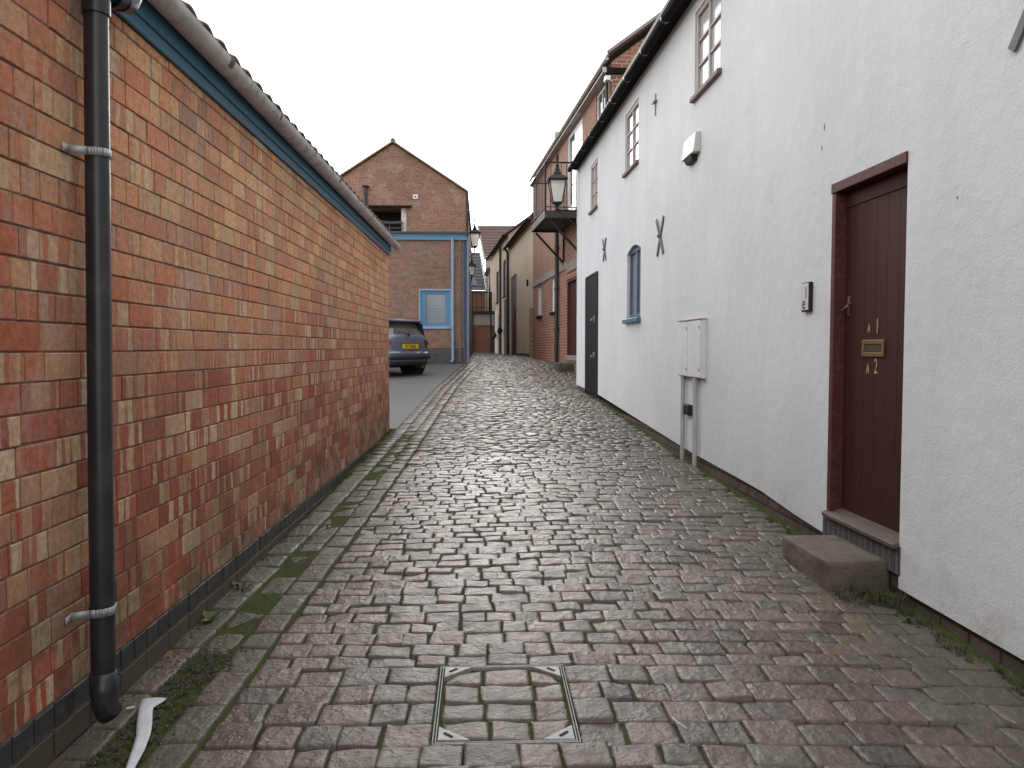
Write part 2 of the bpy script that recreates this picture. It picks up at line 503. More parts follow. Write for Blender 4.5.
def glass_mat(name, base=(.02, .022, .025), rough=.04):
    m = N(name)
    return m.out(base, rough, m.bump(m.noise(2.5, 2), .08, .02), None, 0.9)
M_GLASS = glass_mat("window_glass")
M_GLASS2 = glass_mat("curtained_window_glass", (.20, .21, .22), .08)
M_PALE_GLASS = glass_mat("pale_window_glass", (.50, .52, .54), .08)  # pale base colour over the whole pane
def blind_mat():
    m = N("venetian_blind_behind_glass")
    z = m.sep(m.obj())[2]
    s = m.math('SINE', m.math('MULTIPLY', z, 130))
    c = m.mix(m.math('MULTIPLY', m.math('ADD', s, 1.0), .5), (.16, .20, .22), (.28, .33, .36))
    return m.out(c, .12, None, None, .6)
M_BLIND = blind_mat()
def milk_glass():
    m = N("frosted_lantern_glass")
    m.b.inputs["Subsurface Weight"].default_value = 0.0
    m.b.inputs["Transmission Weight"].default_value = 0.25
    return m.out((.62, .62, .57), .4, None, None, .5)
M_MILK = milk_glass()

# ------------------------------------------------------------------ GROUND, LANE, YARD
def sheet(name, xs, ys, dz, mat, kind='structure'):
    X, Y = np.meshgrid(xs, ys)
    Z = G(X, Y) + dz
    nx, ny = len(xs), len(ys)
    v = np.stack([X, Y, Z], -1).reshape(-1, 3)
    f = [(j * nx + i, j * nx + i + 1, (j + 1) * nx + i + 1, (j + 1) * nx + i) for j in range(ny - 1) for i in range(nx - 1)]
    mb = MB(); mb.v = [tuple(p) for p in v]; mb.f = f
    o = mb.build(name, mat, smooth=True)
    o["kind"] = kind
    return o
xs = np.r_[-900, -300, -100, -40, np.arange(-15, 15.01, .5), 40, 100, 300, 900]
ys = np.r_[-900, -200, -50, np.arange(-12, 80.1, .5), 120, 250, 600, 1500]
sheet("ground", xs, ys, -0.0155, M_JOINT)

# yard of tarmac behind the outbuilding, up to the stone strip
yy = np.arange(10.98, 24.61, .4)
mb = MB(); nn = 26
for y in yy:
    xr = float(kerb_x(y)) - .47
    for k in range(nn):
        x = -16 + (xr + 16) * k / (nn - 1)
        mb.v.append((x, y, float(G(x, y)) - .004))
for j in range(len(yy) - 1):
    for k in range(nn - 1):
        mb.f.append([j * nn + k, j * nn + k + 1, (j + 1) * nn + k + 1, (j + 1) * nn + k])
tag(mb.build("tarmac_yard", M_TARMAC, smooth=True), kind='structure')

HOLE = (-.178, .345, 2.655, 3.28)     # manhole frame: x0 x1 y0 y1 (kept clear of setts)

def sett(V, F, E, c4, res, hmax, edge, zf=G):
    """one stone: c4 = corners (x,y) ccw; gridded dome with rounded sides"""
    nx, ny = res
    us = np.linspace(-1, 1, nx); vs = np.linspace(-1, 1, ny)
    if nx > 4:
        us = np.sign(us) * np.abs(us) ** 0.42
        vs = np.sign(vs) * np.abs(vs) ** 0.42
    U, W = np.meshgrid(us, vs)
    # pull corners in a little
    k = 1 - .022 * (U ** 4) * (W ** 4)
    U2, W2 = U * k, W * k
    a = (1 - U2) * (1 - W2) / 4; b = (1 + U2) * (1 - W2) / 4; c = (1 + U2) * (1 + W2) / 4; d = (1 - U2) * (1 + W2) / 4
    P = a[..., None] * c4[0] + b[..., None] * c4[1] + c[..., None] * c4[2] + d[..., None] * c4[3]
    e = np.maximum(np.abs(U), np.abs(W))
    tx, ty = rng.normal(0, .0022, 2)
    H = hmax + tx * U + ty * W + .0008 * (1 - e ** 2) - .0026 * e ** 16
    if nx > 4:
        cx, cy = P.mean((0, 1))
        ph = rng.uniform(0, 50)
        for (i, j), _ in np.ndenumerate(U):
            p = P[i, j]
            H[i, j] += .0050 * mnoise.noise((p[0] * 17, p[1] * 17, ph)) + .0028 * mnoise.noise((p[0] * 48, p[1] * 48, ph))
            if e[i, j] > .98:
                q = .004 * mnoise.noise((p[0] * 30, p[1] * 30, ph + 9))
                P[i, j] += (p - (cx, cy)) * q * 6
    Z = zf(P[..., 0], P[..., 1]) + H
    k0 = len(V)
    top = np.concatenate([P, Z[..., None]], -1).reshape(-1, 3)
    V.extend(map(tuple, top))
    for j in range(ny - 1):
        for i in range(nx - 1):
            F.append((k0 + j * nx + i, k0 + j * nx + i + 1, k0 + (j + 1) * nx + i + 1, k0 + (j + 1) * nx + i))
    ring = [i for i in range(nx)] + [j * nx + nx - 1 for j in range(1, ny)] + [(ny - 1) * nx + i for i in range(nx - 2, -1, -1)] + [j * nx for j in range(ny - 2, 0, -1)]
    k1 = len(V)
    for r_ in ring:
        x, y, z = top[r_]
        V.append((x, y, z - .030))
    m_ = len(ring)
    for q in range(m_):
        F.append((k0 + ring[q], k1 + q, k1 + (q + 1) % m_, k0 + ring[(q + 1) % m_]))
    E.extend([edge] * (len(V) - k0))

def sett_object(name, V, F, E, parent=None):
    me = bpy.data.meshes.new(name)
    me.from_pydata(V, [], F)
    me.polygons.foreach_set("use_smooth", [True] * len(F))
    at = me.attributes.new("edge", 'FLOAT', 'POINT')
    at.data.foreach_set("value", E)
    me.materials.append(M_SETT)
    o = bpy.data.objects.new(name, me)
    COL.objects.link(o)
    if parent: o.parent = parent
    return o

V, F, E = [], [], []
def row_y(y, x):        # courses bow towards the viewer on the right-hand side
    s = max(0.0, x - .55)
    k = 1 - math.exp(-((y - 3.0) ** 2 + (x - .08) ** 2) / .45)
    return y - .062 * s ** 1.25 + k * (-.02 * math.sin(x * 1.7 + y * .6) + .008 * mnoise.noise((x * 2.1, y * 1.3, 3.3)))
bounds = list(np.linspace(1.2, HOLE[2] - .004, 12)) + list(np.linspace(HOLE[2] - .004, HOLE[3] + .006, 5))[1:]
bounds = [b + (rng.uniform(-.012, .012) if i not in (11, 15) else 0) for i, b in enumerate(bounds)]
while bounds[-1] < 47:
    bounds.append(bounds[-1] + (rng.uniform(.108, .142) if bounds[-1] < 25 else rng.uniform(.15, .19)))
for ri in range(len(bounds) - 1):
    y = bounds[ri]; pitch = bounds[ri + 1] - y
    near = y < 8.5
    res = (9, 7) if y < 5 else (7, 6) if near else (4, 4) if y < 16 else (4, 3)
    x = (float(kerb_x(y)) if y < 25.2 else -.48) + rng.uniform(0.014, .026)
    first = True
    inhole = 11 <= ri < 15
    xr = float(right_x(y)) - .01
    while True:
        wd = rng.uniform(.115, .205) if not first else rng.uniform(.08, .23)
        first = False
        gap = rng.uniform(.002, .011)
        if x + .06 > xr: break
        x2 = min(x + wd, xr)
        jump = None
        if inhole and x < HOLE[0] and x2 > HOLE[0] - .085:
            x2 = HOLE[0] - .003; gap = .003; jump = HOLE[1] + .004
        xa, xb = x, x2 - gap
        gy = rng.uniform(.003, .009)
        j = lambda s=.0032: rng.normal(0, s)
        c4 = np.array([(xa + j(), row_y(y, xa) + j()), (xb + j(), row_y(y, xb) + j()), (xb + j(), row_y(y + pitch - gy, xb) + j()), (xa + j(), row_y(y + pitch - gy, xa) + j())])
        if jump: c4[1, 0] = c4[2, 0] = xb
        if inhole and abs(x - HOLE[1]) < .01: c4[0, 0] = c4[3, 0] = xa
        if ri == 10 and xb > HOLE[0] and xa < HOLE[1]: c4[2:, 1] = HOLE[2] - .007
        if ri == 15 and xb > HOLE[0] and xa < HOLE[1]: c4[:2, 1] = HOLE[3] + .006
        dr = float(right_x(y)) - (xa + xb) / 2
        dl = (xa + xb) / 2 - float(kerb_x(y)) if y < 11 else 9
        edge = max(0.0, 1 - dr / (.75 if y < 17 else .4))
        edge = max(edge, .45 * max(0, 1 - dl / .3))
        if xb - xa > .045:
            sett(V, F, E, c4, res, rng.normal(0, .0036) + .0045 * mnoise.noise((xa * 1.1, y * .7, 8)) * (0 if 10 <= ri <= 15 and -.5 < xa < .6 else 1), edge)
        x = jump if jump else x2
# long strip: three lines of stones laid lengthwise, the middle one sunk as a channel beside the wall
for col in range(3):
    y = 1.2 + .1 * col
    while y < 25:
        ln = rng.uniform(.17, .30)
        g = rng.uniform(.006, .014)
        y2 = y + ln - g
        off0, off1 = -.47 + .157 * col + .008, -.47 + .157 * (col + 1) - .008
        if col == 0 and y < 10.5: off0 -= .02
        j = lambda: rng.normal(0, .004)
        c4 = np.array([(float(kerb_x(y)) + off0 + j(), y + j()), (float(kerb_x(y)) + off1 + j(), y + j()), (float(kerb_x(y2)) + off1 + j(), y2 + j()), (float(kerb_x(y2)) + off0 + j(), y2 + j())])
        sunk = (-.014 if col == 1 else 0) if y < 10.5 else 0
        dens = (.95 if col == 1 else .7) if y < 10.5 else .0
        if not (col == 1 and 1.6 < y < 3.3):
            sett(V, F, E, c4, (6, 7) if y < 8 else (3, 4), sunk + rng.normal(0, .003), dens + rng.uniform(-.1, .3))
        y += ln
# the wedge between strip and outbuilding wall far down, one thin line
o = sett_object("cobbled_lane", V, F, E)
o["kind"] = "structure"

# ------------------------------------------------------------------ MANHOLE COVER
mh = empty("manhole_cover", (.08, 3.0, float(G(.08, 3.0))), 0, "square steel-framed recessed manhole cover filled with stone setts in the cobbled lane", "manhole cover")
def gl(x, y): return float(G(x + .08, y + 3.0)) - float(G(.08, 3.0))
x0, x1, y0, y1 = HOLE[0] - .08, HOLE[1] - .08, HOLE[2] - 3.0, HOLE[3] - 3.0
M_COVER = plain("worn_galvanised_cover", (.34, .35, .35), (.23, .235, .235), 18, .55, .2, bump=.2, bscale=60, dirt=(.10, .085, .065))
f = MB()
t = .005
for ring, (a, b) in enumerate(((0, t), (.010, .010 + t))):
    f.box(x0 + a, x1 - a, y0 + a, y0 + b, gl(0, y0) - .05, gl(0, y0) + .001)
    f.box(x0 + a, x1 - a, y1 - b, y1 - a, gl(0, y1) - .05, gl(0, y1) + .001)
    for (p, q) in ((x0 + a, x0 + b), (x1 - b, x1 - a)):
        z0_, z1_ = gl(p, y0), gl(p, y1)
        k = len(f.v)
        f.add([(p, y0 + b, z0_ - .05), (q, y0 + b, z0_ - .05), (q, y0 + b, z0_ + .0005), (p, y0 + b, z0_ + .0005), (p, y1 - b, z1_ - .05), (q, y1 - b, z1_ - .05), (q, y1 - b, z1_ + .0005), (p, y1 - b, z1_ + .0005)],
              [(0, 1, 2, 3), (4, 7, 6, 5), (0, 4, 5, 1), (1, 5, 6, 2), (2, 6, 7, 3), (3, 7, 4, 0)])
f.build("frame", M_COVER, mh, .0015)
for (cx, cy, sx, sy) in ((x0, y0, 1, 1), (x1, y0, -1, 1), (x1, y1, -1, -1), (x0, y1, 1, -1)):
    i_ = .020
    px, py = cx + sx * i_, cy + sy * i_
    z = gl(px, py)
    tri = [(px, py), (px + sx * .115, py), (px, py + sy * .10)]
    c = MB()
    c.prism(tri, z - .02, z + .003, 2)
    cp = c.build("corner_plate", M_COVER, mh, .0015)
    h = MB()
    ang = math.atan2(sy, -sx)
    ox, oy = px + sx * .036, py + sy * .033
    dv = Vector((math.cos(ang), math.sin(ang)))
    nv = Vector((-dv.y, dv.x))
    h.prism([(ox + dv.x * a + nv.x * b, oy + dv.y * a + nv.y * b) for a, b in ((-.02, -.006), (.02, -.006), (.024, 0), (.02, .006), (-.02, .006), (-.024, 0))], z + .0032, z + .005, 2)
    h.build("keyhole", M_DARK, cp)
V, F, E = [], [], []
nyr = 4
ins = .022
for r_ in range(nyr):
    ya = y0 + ins + (y1 - y0 - 2 * ins) * r_ / nyr + 3.0
    yb = ya + (y1 - y0 - 2 * ins) / nyr - .010
    cuts = [x0 + ins, x0 + ins + .173 + rng.normal(0, .012), x0 + ins + .348 + rng.normal(0, .012), x1 - ins]
    for q in range(3):
        a, b = cuts[q] + .08 + .003, cuts[q + 1] + .08 - .005
        c4 = np.array([(a, ya), (b, ya), (b, yb), (a, yb)]) + rng.normal(0, .002, (4, 2))
        ch = .055
        if r_ == 0 and q == 0: c4[0] += (.035, .03)
        if r_ == 0 and q == 2: c4[1] += (-.035, .03)
        if r_ == 3 and q == 0: c4[3] += (.035, -.03)
        if r_ == 3 and q == 2: c4[2] += (-.035, -.03)
        sett(V, F, E, c4, (8, 6), -.004 + rng.normal(0, .001), 0.1)
off = np.array(mh.location)
V = [(a - off[0], b - off[1], c - off[2]) for a, b, c in V]
sett_object("stone_infill", V, F, E, mh)

# ------------------------------------------------------------------ generic house pieces
def wall_grid(mb, a0, a1, zb, zt, holes, step=.8, reveal=.10, thick=.25):
    """front sheet with real openings and reveals; holes = (a0,a1,z0,z1)"""
    zbf = zb if callable(zb) else (lambda a: zb)
    ztf = zt if callable(zt) else (lambda a: zt)
    A = sorted(set([a0, a1] + [h[0] for h in holes] + [h[1] for h in holes] + list(np.arange(a0 + step, a1 - .01, step))))
    A = [float(a) for i, a in enumerate(A) if i == 0 or a - A[i - 1] > 1e-4]
    Zc = sorted(set([h[2] for h in holes] + [h[3] for h in holes]))
    for i in range(len(A) - 1):
        p, q = A[i], A[i + 1]
        lv_p = [zbf(p)] + [z for z in Zc if max(zbf(p), zbf(q)) + .01 < z < min(ztf(p), ztf(q)) - .01] + [ztf(p)]
        lv_q = [zbf(q)] + lv_p[1:-1] + [ztf(q)]
        for k in range(len(lv_p) - 1):
            zm = (lv_p[k] + lv_p[k + 1] + lv_q[k] + lv_q[k + 1]) / 4; am = (p + q) / 2
            if any(h[0] < am < h[1] and h[2] < zm < h[3] for h in holes): continue
            mb.add([(p, 0, lv_p[k]), (q, 0, lv_q[k]), (q, 0, lv_q[k + 1]), (p, 0, lv_p[k + 1])], [(0, 1, 2, 3)])
    for (p, q, z0, z1) in holes:
        z0c = max(z0, zbf(p))
        mb.add([(p, 0, z0c), (p, -reveal, z0c), (p, -reveal, z1), (p, 0, z1)], [(0, 1, 2, 3)])
        mb.add([(q, 0, z0c), (q, -reveal, z0c), (q, -reveal, z1), (q, 0, z1)], [(0, 1, 2, 3)])
        mb.add([(p, 0, z1), (q, 0, z1), (q, -reveal, z1), (p, -reveal, z1)], [(0, 1, 2, 3)])
        if z0 >= zbf(p): mb.add([(p, 0, z0c), (q, 0, z0c), (q, -reveal, z0c), (p, -reveal, z0c)], [(0, 1, 2, 3)])
    # bottom return
    for i in range(len(A) - 1):
        p, q = A[i], A[i + 1]
        if any(h[0] < (p + q) / 2 < h[1] and h[2] < zbf(p) for h in holes): continue
        mb.add([(p, 0, zbf(p)), (q, 0, zbf(q)), (q, -.03, zbf(q)), (p, -.03, zbf(p))], [(0, 1, 2, 3)])

def window(parent, mp, a0, a1, z0, z1, cols=2, rows=3, mat=None, glass=None, sill=None, out=-.06, fw=.05, bw=.022, sill_out=.05, sash=None, sillh=.05):
    f = MB(mp); d = .05
    f.box(a0, a0 + fw, out - d, out, z0, z1); f.box(a1 - fw, a1, out - d, out, z0, z1)
    f.box(a0 + fw, a1 - fw, out - d, out, z1 - fw, z1); f.box(a0 + fw, a1 - fw, out - d, out, z0, z0 + fw)
    ia0, ia1, iz0, iz1 = a0 + fw, a1 - fw, z0 + fw, z1 - fw
    for k in range(1, cols):
        a = ia0 + (ia1 - ia0) * k / cols; bb = bw * (1.6 if k * 2 == cols else 1)
        f.box(a - bb / 2, a + bb / 2, out - d + .006, out - .004, iz0, iz1)
    for k in range(1, rows):
        z = iz0 + (iz1 - iz0) * k / rows
        f.box(ia0, ia1, out - d + .010, out - .008, z - bw / 2, z + bw / 2)
    w_ = f.build("window", mat, parent, .003)
    g = MB(mp); g.box(ia0 - .005, ia1 + .005, out - d + .015, out - d + .022, iz0 - .005, iz1 + .005)
    g.build("pane", glass or M_GLASS, w_)
    if sill:
        s = MB(mp); s.box(a0 - .04, a1 + .04, out - .03, sill_out, z0 - sillh, z0 + .002)
        s.build("sill", sill, w_, .006)
    return w_

def half_gutter(mb, p, q, r, n=10, drop=0):
    """open half-round channel from p to q"""
    p, q = Vector(p), Vector(q)
    d = (q - p).normalized(); side = Vector((0, 0, 1)).cross(d).normalized()
    k = len(mb.v); segs = 24
    for i in range(segs + 1):
        c = p.lerp(q, i / segs)
        for rr in (r, r - .006):
            for j in range(n + 1):
                t = math.pi * j / n
                mb.v.append(mb.mp(*(c + side * rr * math.cos(t) - Vector((0, 0, 1)) * rr * math.sin(t))))
    m_ = 2 * (n + 1)
    for i in range(segs):
        for l_ in (0, n + 1):
            for j in range(n):
                a = k + i * m_ + l_ + j
                mb.f.append([a, a + 1, a + m_ + 1, a + m_])
        for j0, j1 in ((0, n + 1), (n, 2 * n + 1)):
            mb.f.append([k + i * m_ + j0, k + i * m_ + j1, k + (i + 1) * m_ + j1, k + (i + 1) * m_ + j0])
    for i in (0, segs):
        for j in range(n):
            a = k + i * m_ + j
            mb.f.append([a, a + 1, a + n + 2, a + n + 1])
    # solid cap at both ends
    for i in (0, segs):
        mb.f.append([k + i * m_ + j for j in range(n + 1)])

# ------------------------------------------------------------------ LEFT OUTBUILDING
LB = empty("brick_outbuilding", (-1.45, 0, 0), -math.atan(.0141152), "long low outbuilding of banded red and buff bricks with dark blue fascia and grey gutter", "outbuilding")
A0, A1 = -3.0, 10.95
ZT = 2.79; CH = .0963
def brick_faces(V, F, UV, a0, a1, z0, z1, out, mp):
    j = lambda s: rng.normal(0, s)
    o_ = out + max(-.002, min(.002, j(.0010)))
    b = .0028
    o4 = [o_ + max(-.0012, min(.0012, j(.0006))) for _ in range(4)]
    front = [(a0 + b + j(.0012), o4[0], z0 + b + j(.001)), (a1 - b + j(.0012), o4[1], z0 + b + j(.001)), (a1 - b + j(.0012), o4[2], z1 - b + j(.001)), (a0 + b + j(.0012), o4[3], z1 - b + j(.001))]
    mid = [(a0, o_ - b, z0), (a1, o_ - b, z0), (a1, o_ - b, z1), (a0, o_ - b, z1)]
    back = [(p[0], out - .03, p[2]) for p in mid]
    k = len(V)
    vv = front + mid + back
    V.extend(mp(*p) for p in vv)
    uvs = [(p[0] - a0, p[2] - z0) for p in vv]
    fs = [(0, 1, 2, 3)] + [(i, 4 + i, 4 + (i + 1) % 4, (i + 1) % 4) for i in range(4)] + [(4 + i, 8 + i, 8 + (i + 1) % 4, 4 + (i + 1) % 4) for i in range(4)]
    for f_ in fs:
        F.append([k + i for i in f_])
        UV.extend(uvs[i] for i in f_)

def brick_object(name, V, F, UV, mat, parent):
    me = bpy.data.meshes.new(name)
    me.from_pydata(V, [], F)
    l_ = me.uv_layers.new(name="UVMap")
    l_.data.foreach_set("uv", [c for p in UV for c in p])
    me.materials.append(mat)
    o = bpy.data.objects.new(name, me); COL.objects.link(o); o.parent = parent
    return o

V, F, UV = [], [], []
z = .335; ci = 0
while z < ZT - .01:
    zt = min(z + CH, ZT) - .0065
    a = A0 + (ci % 2) * .11 - .05 * rng.random()
    last = False; k = 0
    while a < A1 - .02:
        head = rng.random() < (.62 if k % 2 else .28)
        ln = (.106 if head else .216) + rng.normal(0, .003)
        a1 = min(a + ln, A1)
        if A1 - a1 < .05: a1 = A1
        dz = .0022 * mnoise.noise((a * 1.1, z * 3, 0))
        brick_faces(V, F, UV, a + rng.normal(0, .001), a1 - (0 if a1 == A1 else .007), z + dz, zt + dz, 0.0, MAP_L)
        a = a1; k += 1
    # return (end) wall facing the yard
    b = -.005 - (ci % 2) * .11
    while b > -4.2:
        b2 = max(b - .227, -4.2)
        brick_faces(V, F, UV, b2 + .009, b if b < -.02 else -.011, z, zt, 0.0, lambda a, o, zz: (a, A1 + o + .001, zz))
        b = b2
    z += CH; ci += 1
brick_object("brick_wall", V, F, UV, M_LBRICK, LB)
V, F, UV = [], [], []
a = A0
while a < A1 - .01:
    a1 = min(a + .114, A1)
    brick_faces(V, F, UV, a, a1 - .009, .245, .326, 0.0015, MAP_L)
    a = a1
brick_object("dark_brick_course", V, F, UV, M_LBRICK_DARK, LB)
V, F, UV = [], [], []
for zz in (.15, .055):
    a = A0 - .1 * (zz > .1)
    while a < A1 - .01:
        a1 = min(a + .227, A1)
        brick_faces(V, F, UV, a, a1 - .009, zz, zz + .086, 0.006 + .02 * (zz < .1), MAP_L)
        a = a1
brick_object("base_course", V, F, UV, M_LBRICK_BASE, LB)
m_ = MB(MAP_L)
m_.box(A0, A1 - .004, -.25, -.0058, -.3, ZT)
m_.box(A0 + .3, A0 + .301, -4.2, -.3, -.3, ZT)
m_.build("mortar_core", M_MORTAR, LB)
m_ = MB(); m_.box(-4.2, -.26, A1 - .22, A1 - .0065, -.3, ZT + .002); m_.box(-4.3, -4.2, A0, A1, -.3, ZT); m_.build("rear_wall", M_MORTAR, LB)
# gable above end wall
m_ = MB(); m_.prism([(-4.2, ZT), (0, ZT), (0, ZT + .12), (-2.1, ZT + 1.1), (-4.2, ZT + .12)], A1 - .2, A1 - .002, 1); m_.build("gable", M_GABLE, LB)
m_ = MB(MAP_L)
m_.box(A0, A1 + .05, .002, .020, ZT - .006, ZT + .175)
m_.build("fascia", M_FASCIA, LB, .003)
m_ = MB(MAP_L)
m_.box(A0, A1 + .05, .020, .034, ZT + .048, ZT + .175)
m_.build("fascia_board", M_FASCIA, LB, .003)
M_BRKT = plain("grimy_bracket", (.15, .135, .12), (.09, .08, .07), 9, .7)
g = MB(MAP_L)
gz = ZT + .155
half_gutter(g, (A0, .098, gz), (A1 + .28, .098, gz - .01), .058)
gut = g.build("gutter", M_GUTTER, LB, smooth=True)
for k, a in enumerate(np.arange(2.15, 11.1, .92)):
    c = MB(MAP_L)
    wv = .05 if k % 3 == 2 else .022
    half_gutter(c, (a, .098, gz + .002), (a + wv, .098, gz + .002), .0635, 8)
    c.build("bracket", M_BRKT if k % 3 else M_PIPE, gut, smooth=True)
# pantile roof: rolls running up the slope
m_ = MB(MAP_L)
na = int((A1 + .1 - A0) / .026); sl_ = 14
for i in range(na + 1):
    a = A0 + (A1 + .1 - A0) * i / na
    for k in range(sl_ + 1):
        run = -.075 + 2.2 * k / sl_ * 1.03
        wv = .048 * abs(math.sin(a * math.pi / .21)) ** .8 + .004 * mnoise.noise((a * 4, 0, 1))
        m_.v.append(m_.mp(a, -run, ZT + .205 + (run + .075) * .46 + wv + (.02 if k == 0 else 0) * 0))
for i in range(na):
    for k in range(sl_):
        b = i * (sl_ + 1) + k
        m_.f.append([b, b + 1, b + sl_ + 2, b + sl_ + 1])
roof = m_.build("roof", M_TILE, LB, smooth=True)
sd = roof.modifiers.new("thick", 'SOLIDIFY'); sd.thickness = .014; sd.offset = 1
m_ = MB(MAP_L)
m_.prism([(-2.19, ZT + 1.14), (-4.4, ZT + .1), (-4.4, ZT + .06), (-2.19, ZT + 1.10)], A0, A1 + .1, 1)
m_.v = [(p[0], p[1], p[2]) for p in m_.v]
mm = MB(); mm.prism([(-2.13, ZT + 1.17), (-4.45, ZT + .1), (-4.45, ZT + .05), (-2.13, ZT + 1.10)], A0, A1 + .1, 1)
mm.build("rear_roof_slope", M_TILE, LB)

# downpipe: runs a touch out of plumb
dp = MB(MAP_L)
PA = 2.82
dp.tube([(PA - .085, .085, .33), (PA - .06, .078, .9), (PA + .0, .072, 2.62), (PA + .005, .072, 2.69)], .0405, 20, cap=False)
dpo = dp.build("downpipe", M_PIPE, LB, smooth=True)
c = MB(MAP_L)
c.tube([(PA + .003, .072, 2.655), (PA + .004, .072, 2.71)], .0465, 20)
c.tube([(PA + .004, .072, 2.70), (PA + .012, .073, 2.735), (PA + .04, .078, 2.76), (PA + .085, .086, 2.772), (PA + .15, .092, 2.776)], .042, 20)
c.tube([(PA + .085, .086, 2.765), (PA + .105, .088, 2.767)], .0475, 20)
c.tube([(PA + .14, .092, 2.77), (PA + .19, .095, 2.782), (PA + .215, .098, 2.82), (PA + .215, .098, gz - .03)], .042, 20)
c.build("elbow", M_PIPE, dpo, smooth=True)
c = MB(MAP_L)
c.tube([(PA - .084, .085, .37), (PA - .086, .086, .30), (PA - .084, .088, .262), (PA - .080, .092, .236), (PA - .070, .099, .214)], [.043, .0435, .0435, .0435, .044], 20, cap=False)
sh = c.build("shoe", M_PIPE, dpo, smooth=True)
sd = sh.modifiers.new("thick", 'SOLIDIFY'); sd.thickness = .004
c = MB(MAP_L); c.tube([(PA - .076, .0955, .226), (PA - .0715, .098, .2175)], .0415, 16); c.build("opening", M_DARK, sh)
for zc, aa, oo, tilt in ((2.175, PA - .018, .0735, .004), (.585, PA - .076, .0815, -.020)):
    c = MB(MAP_L)
    n = 14
    pts = [(aa - .10, .008, zc + (.0 if zc > 1 else -.010)), (aa - .07, .012, zc), (aa - .044, .06, zc)]
    for i in range(n + 1):
        t = math.pi * (1.0 - i / n) 
        pts.append((aa + .0435 * math.cos(t), oo + .0435 * math.sin(t), zc - tilt * .2 * i / n))
    pts += [(aa + .044, .012, zc)]
    for i in range(len(pts) - 1):
        p, q = pts[i], pts[i + 1]
        c.add([(p[0], p[1], p[2] - .014), (q[0], q[1], q[2] - .014), (q[0], q[1], q[2] + .014), (p[0], p[1], p[2] + .014)], [(0, 1, 2, 3)])
    s_ = c.build("strap", M_STRAP, dpo, smooth=True)
    sd = s_.modifiers.new("thick", 'SOLIDIFY'); sd.thickness = .003; sd.offset = 1

# ------------------------------------------------------------------ WHITE HOUSE
WR = math.atan(.01785)
WH = empty("white_house", (2.30, 0, 0), WR, "long white roughcast house with small upper windows under a black gutter", "house")
wb = lambda a: float(np.interp(a, [-4, 0, 3.1, 4.03, 4.9, 5.0, 5.35, 5.7, 5.9, 6.44, 8, 14, 16.5], [.10, .14, .205, .212, .30, .315, .32, .365, .372, .39, .425, .69, .72]))
wt = lambda a: float(np.interp(a, [-4, 8, 17], [4.98, 5.07, 5.27]))
WIN = [(7.13, 7.96), (10.58, 11.46), (13.90, 14.68)]
holes = [(a, b, 4.02, 4.87) for a, b in WIN] + [(10.38, 11.28, 1.90, 2.93), (4.045, 4.89, .0, 2.53), (13.78, 15.12, .60, 2.84)]
m_ = MB(MAP_R)
def wbot(a): return wb(a)
wall_grid(m_, -3.0, 16.5, wbot, wt, holes, .6, .11)
# segmental head of the blue window
arc = [(10.38, 2.93), (10.38, 2.84)]
for i in range(1, 12):
    t = i / 12
    arc.append((10.38 + .9 * t, 2.84 + .085 * math.sin(math.pi * t)))
arc += [(11.28, 2.84), (11.28, 2.93)]
top = [(11.28, 2.9301), (10.38, 2.9301)]
for i in range(1, len(arc) - 2):
    p, q = arc[i], arc[i + 1]
    m_.add([(p[0], 0, p[1]), (q[0], 0, q[1]), (q[0], 0, 2.9301), (p[0], 0, 2.9301)], [(0, 1, 2, 3)])
    m_.add([(p[0], 0, p[1]), (q[0], 0, q[1]), (q[0], -.1, q[1]), (p[0], -.1, p[1])], [(0, 1, 2, 3)])
# far and near end walls, rear
m_.add([(16.5, 0, .4), (16.5, -6, .4), (16.5, -6, 5.27), (16.5, -3, 7.5), (16.5, 0, 5.27)], [(0, 1, 2, 3, 4)])
m_.add([(-3, 0, 0), (-3, -6, 0), (-3, -6, 5), (-3, -3, 7.6), (-3, 0, 5)], [(0, 1, 2, 3, 4)])
m_.add([(-3, -6, 0), (16.5, -6, .4), (16.5, -6, 5.27), (-3, -6, 5)], [(0, 1, 2, 3)])
m_.build("rendered_wall", M_WHITE, WH)
m_ = MB(MAP_R)
m_.box(-3, 4.96, -.3, -.028, -.2, .284)
m_.box(4.96, 13.76, -.3, -.022, -.2, .50)
m_.box(13.76, 16.49, -.3, -.020, .2, .80)
m_.build("plinth", M_PLINTH, WH)
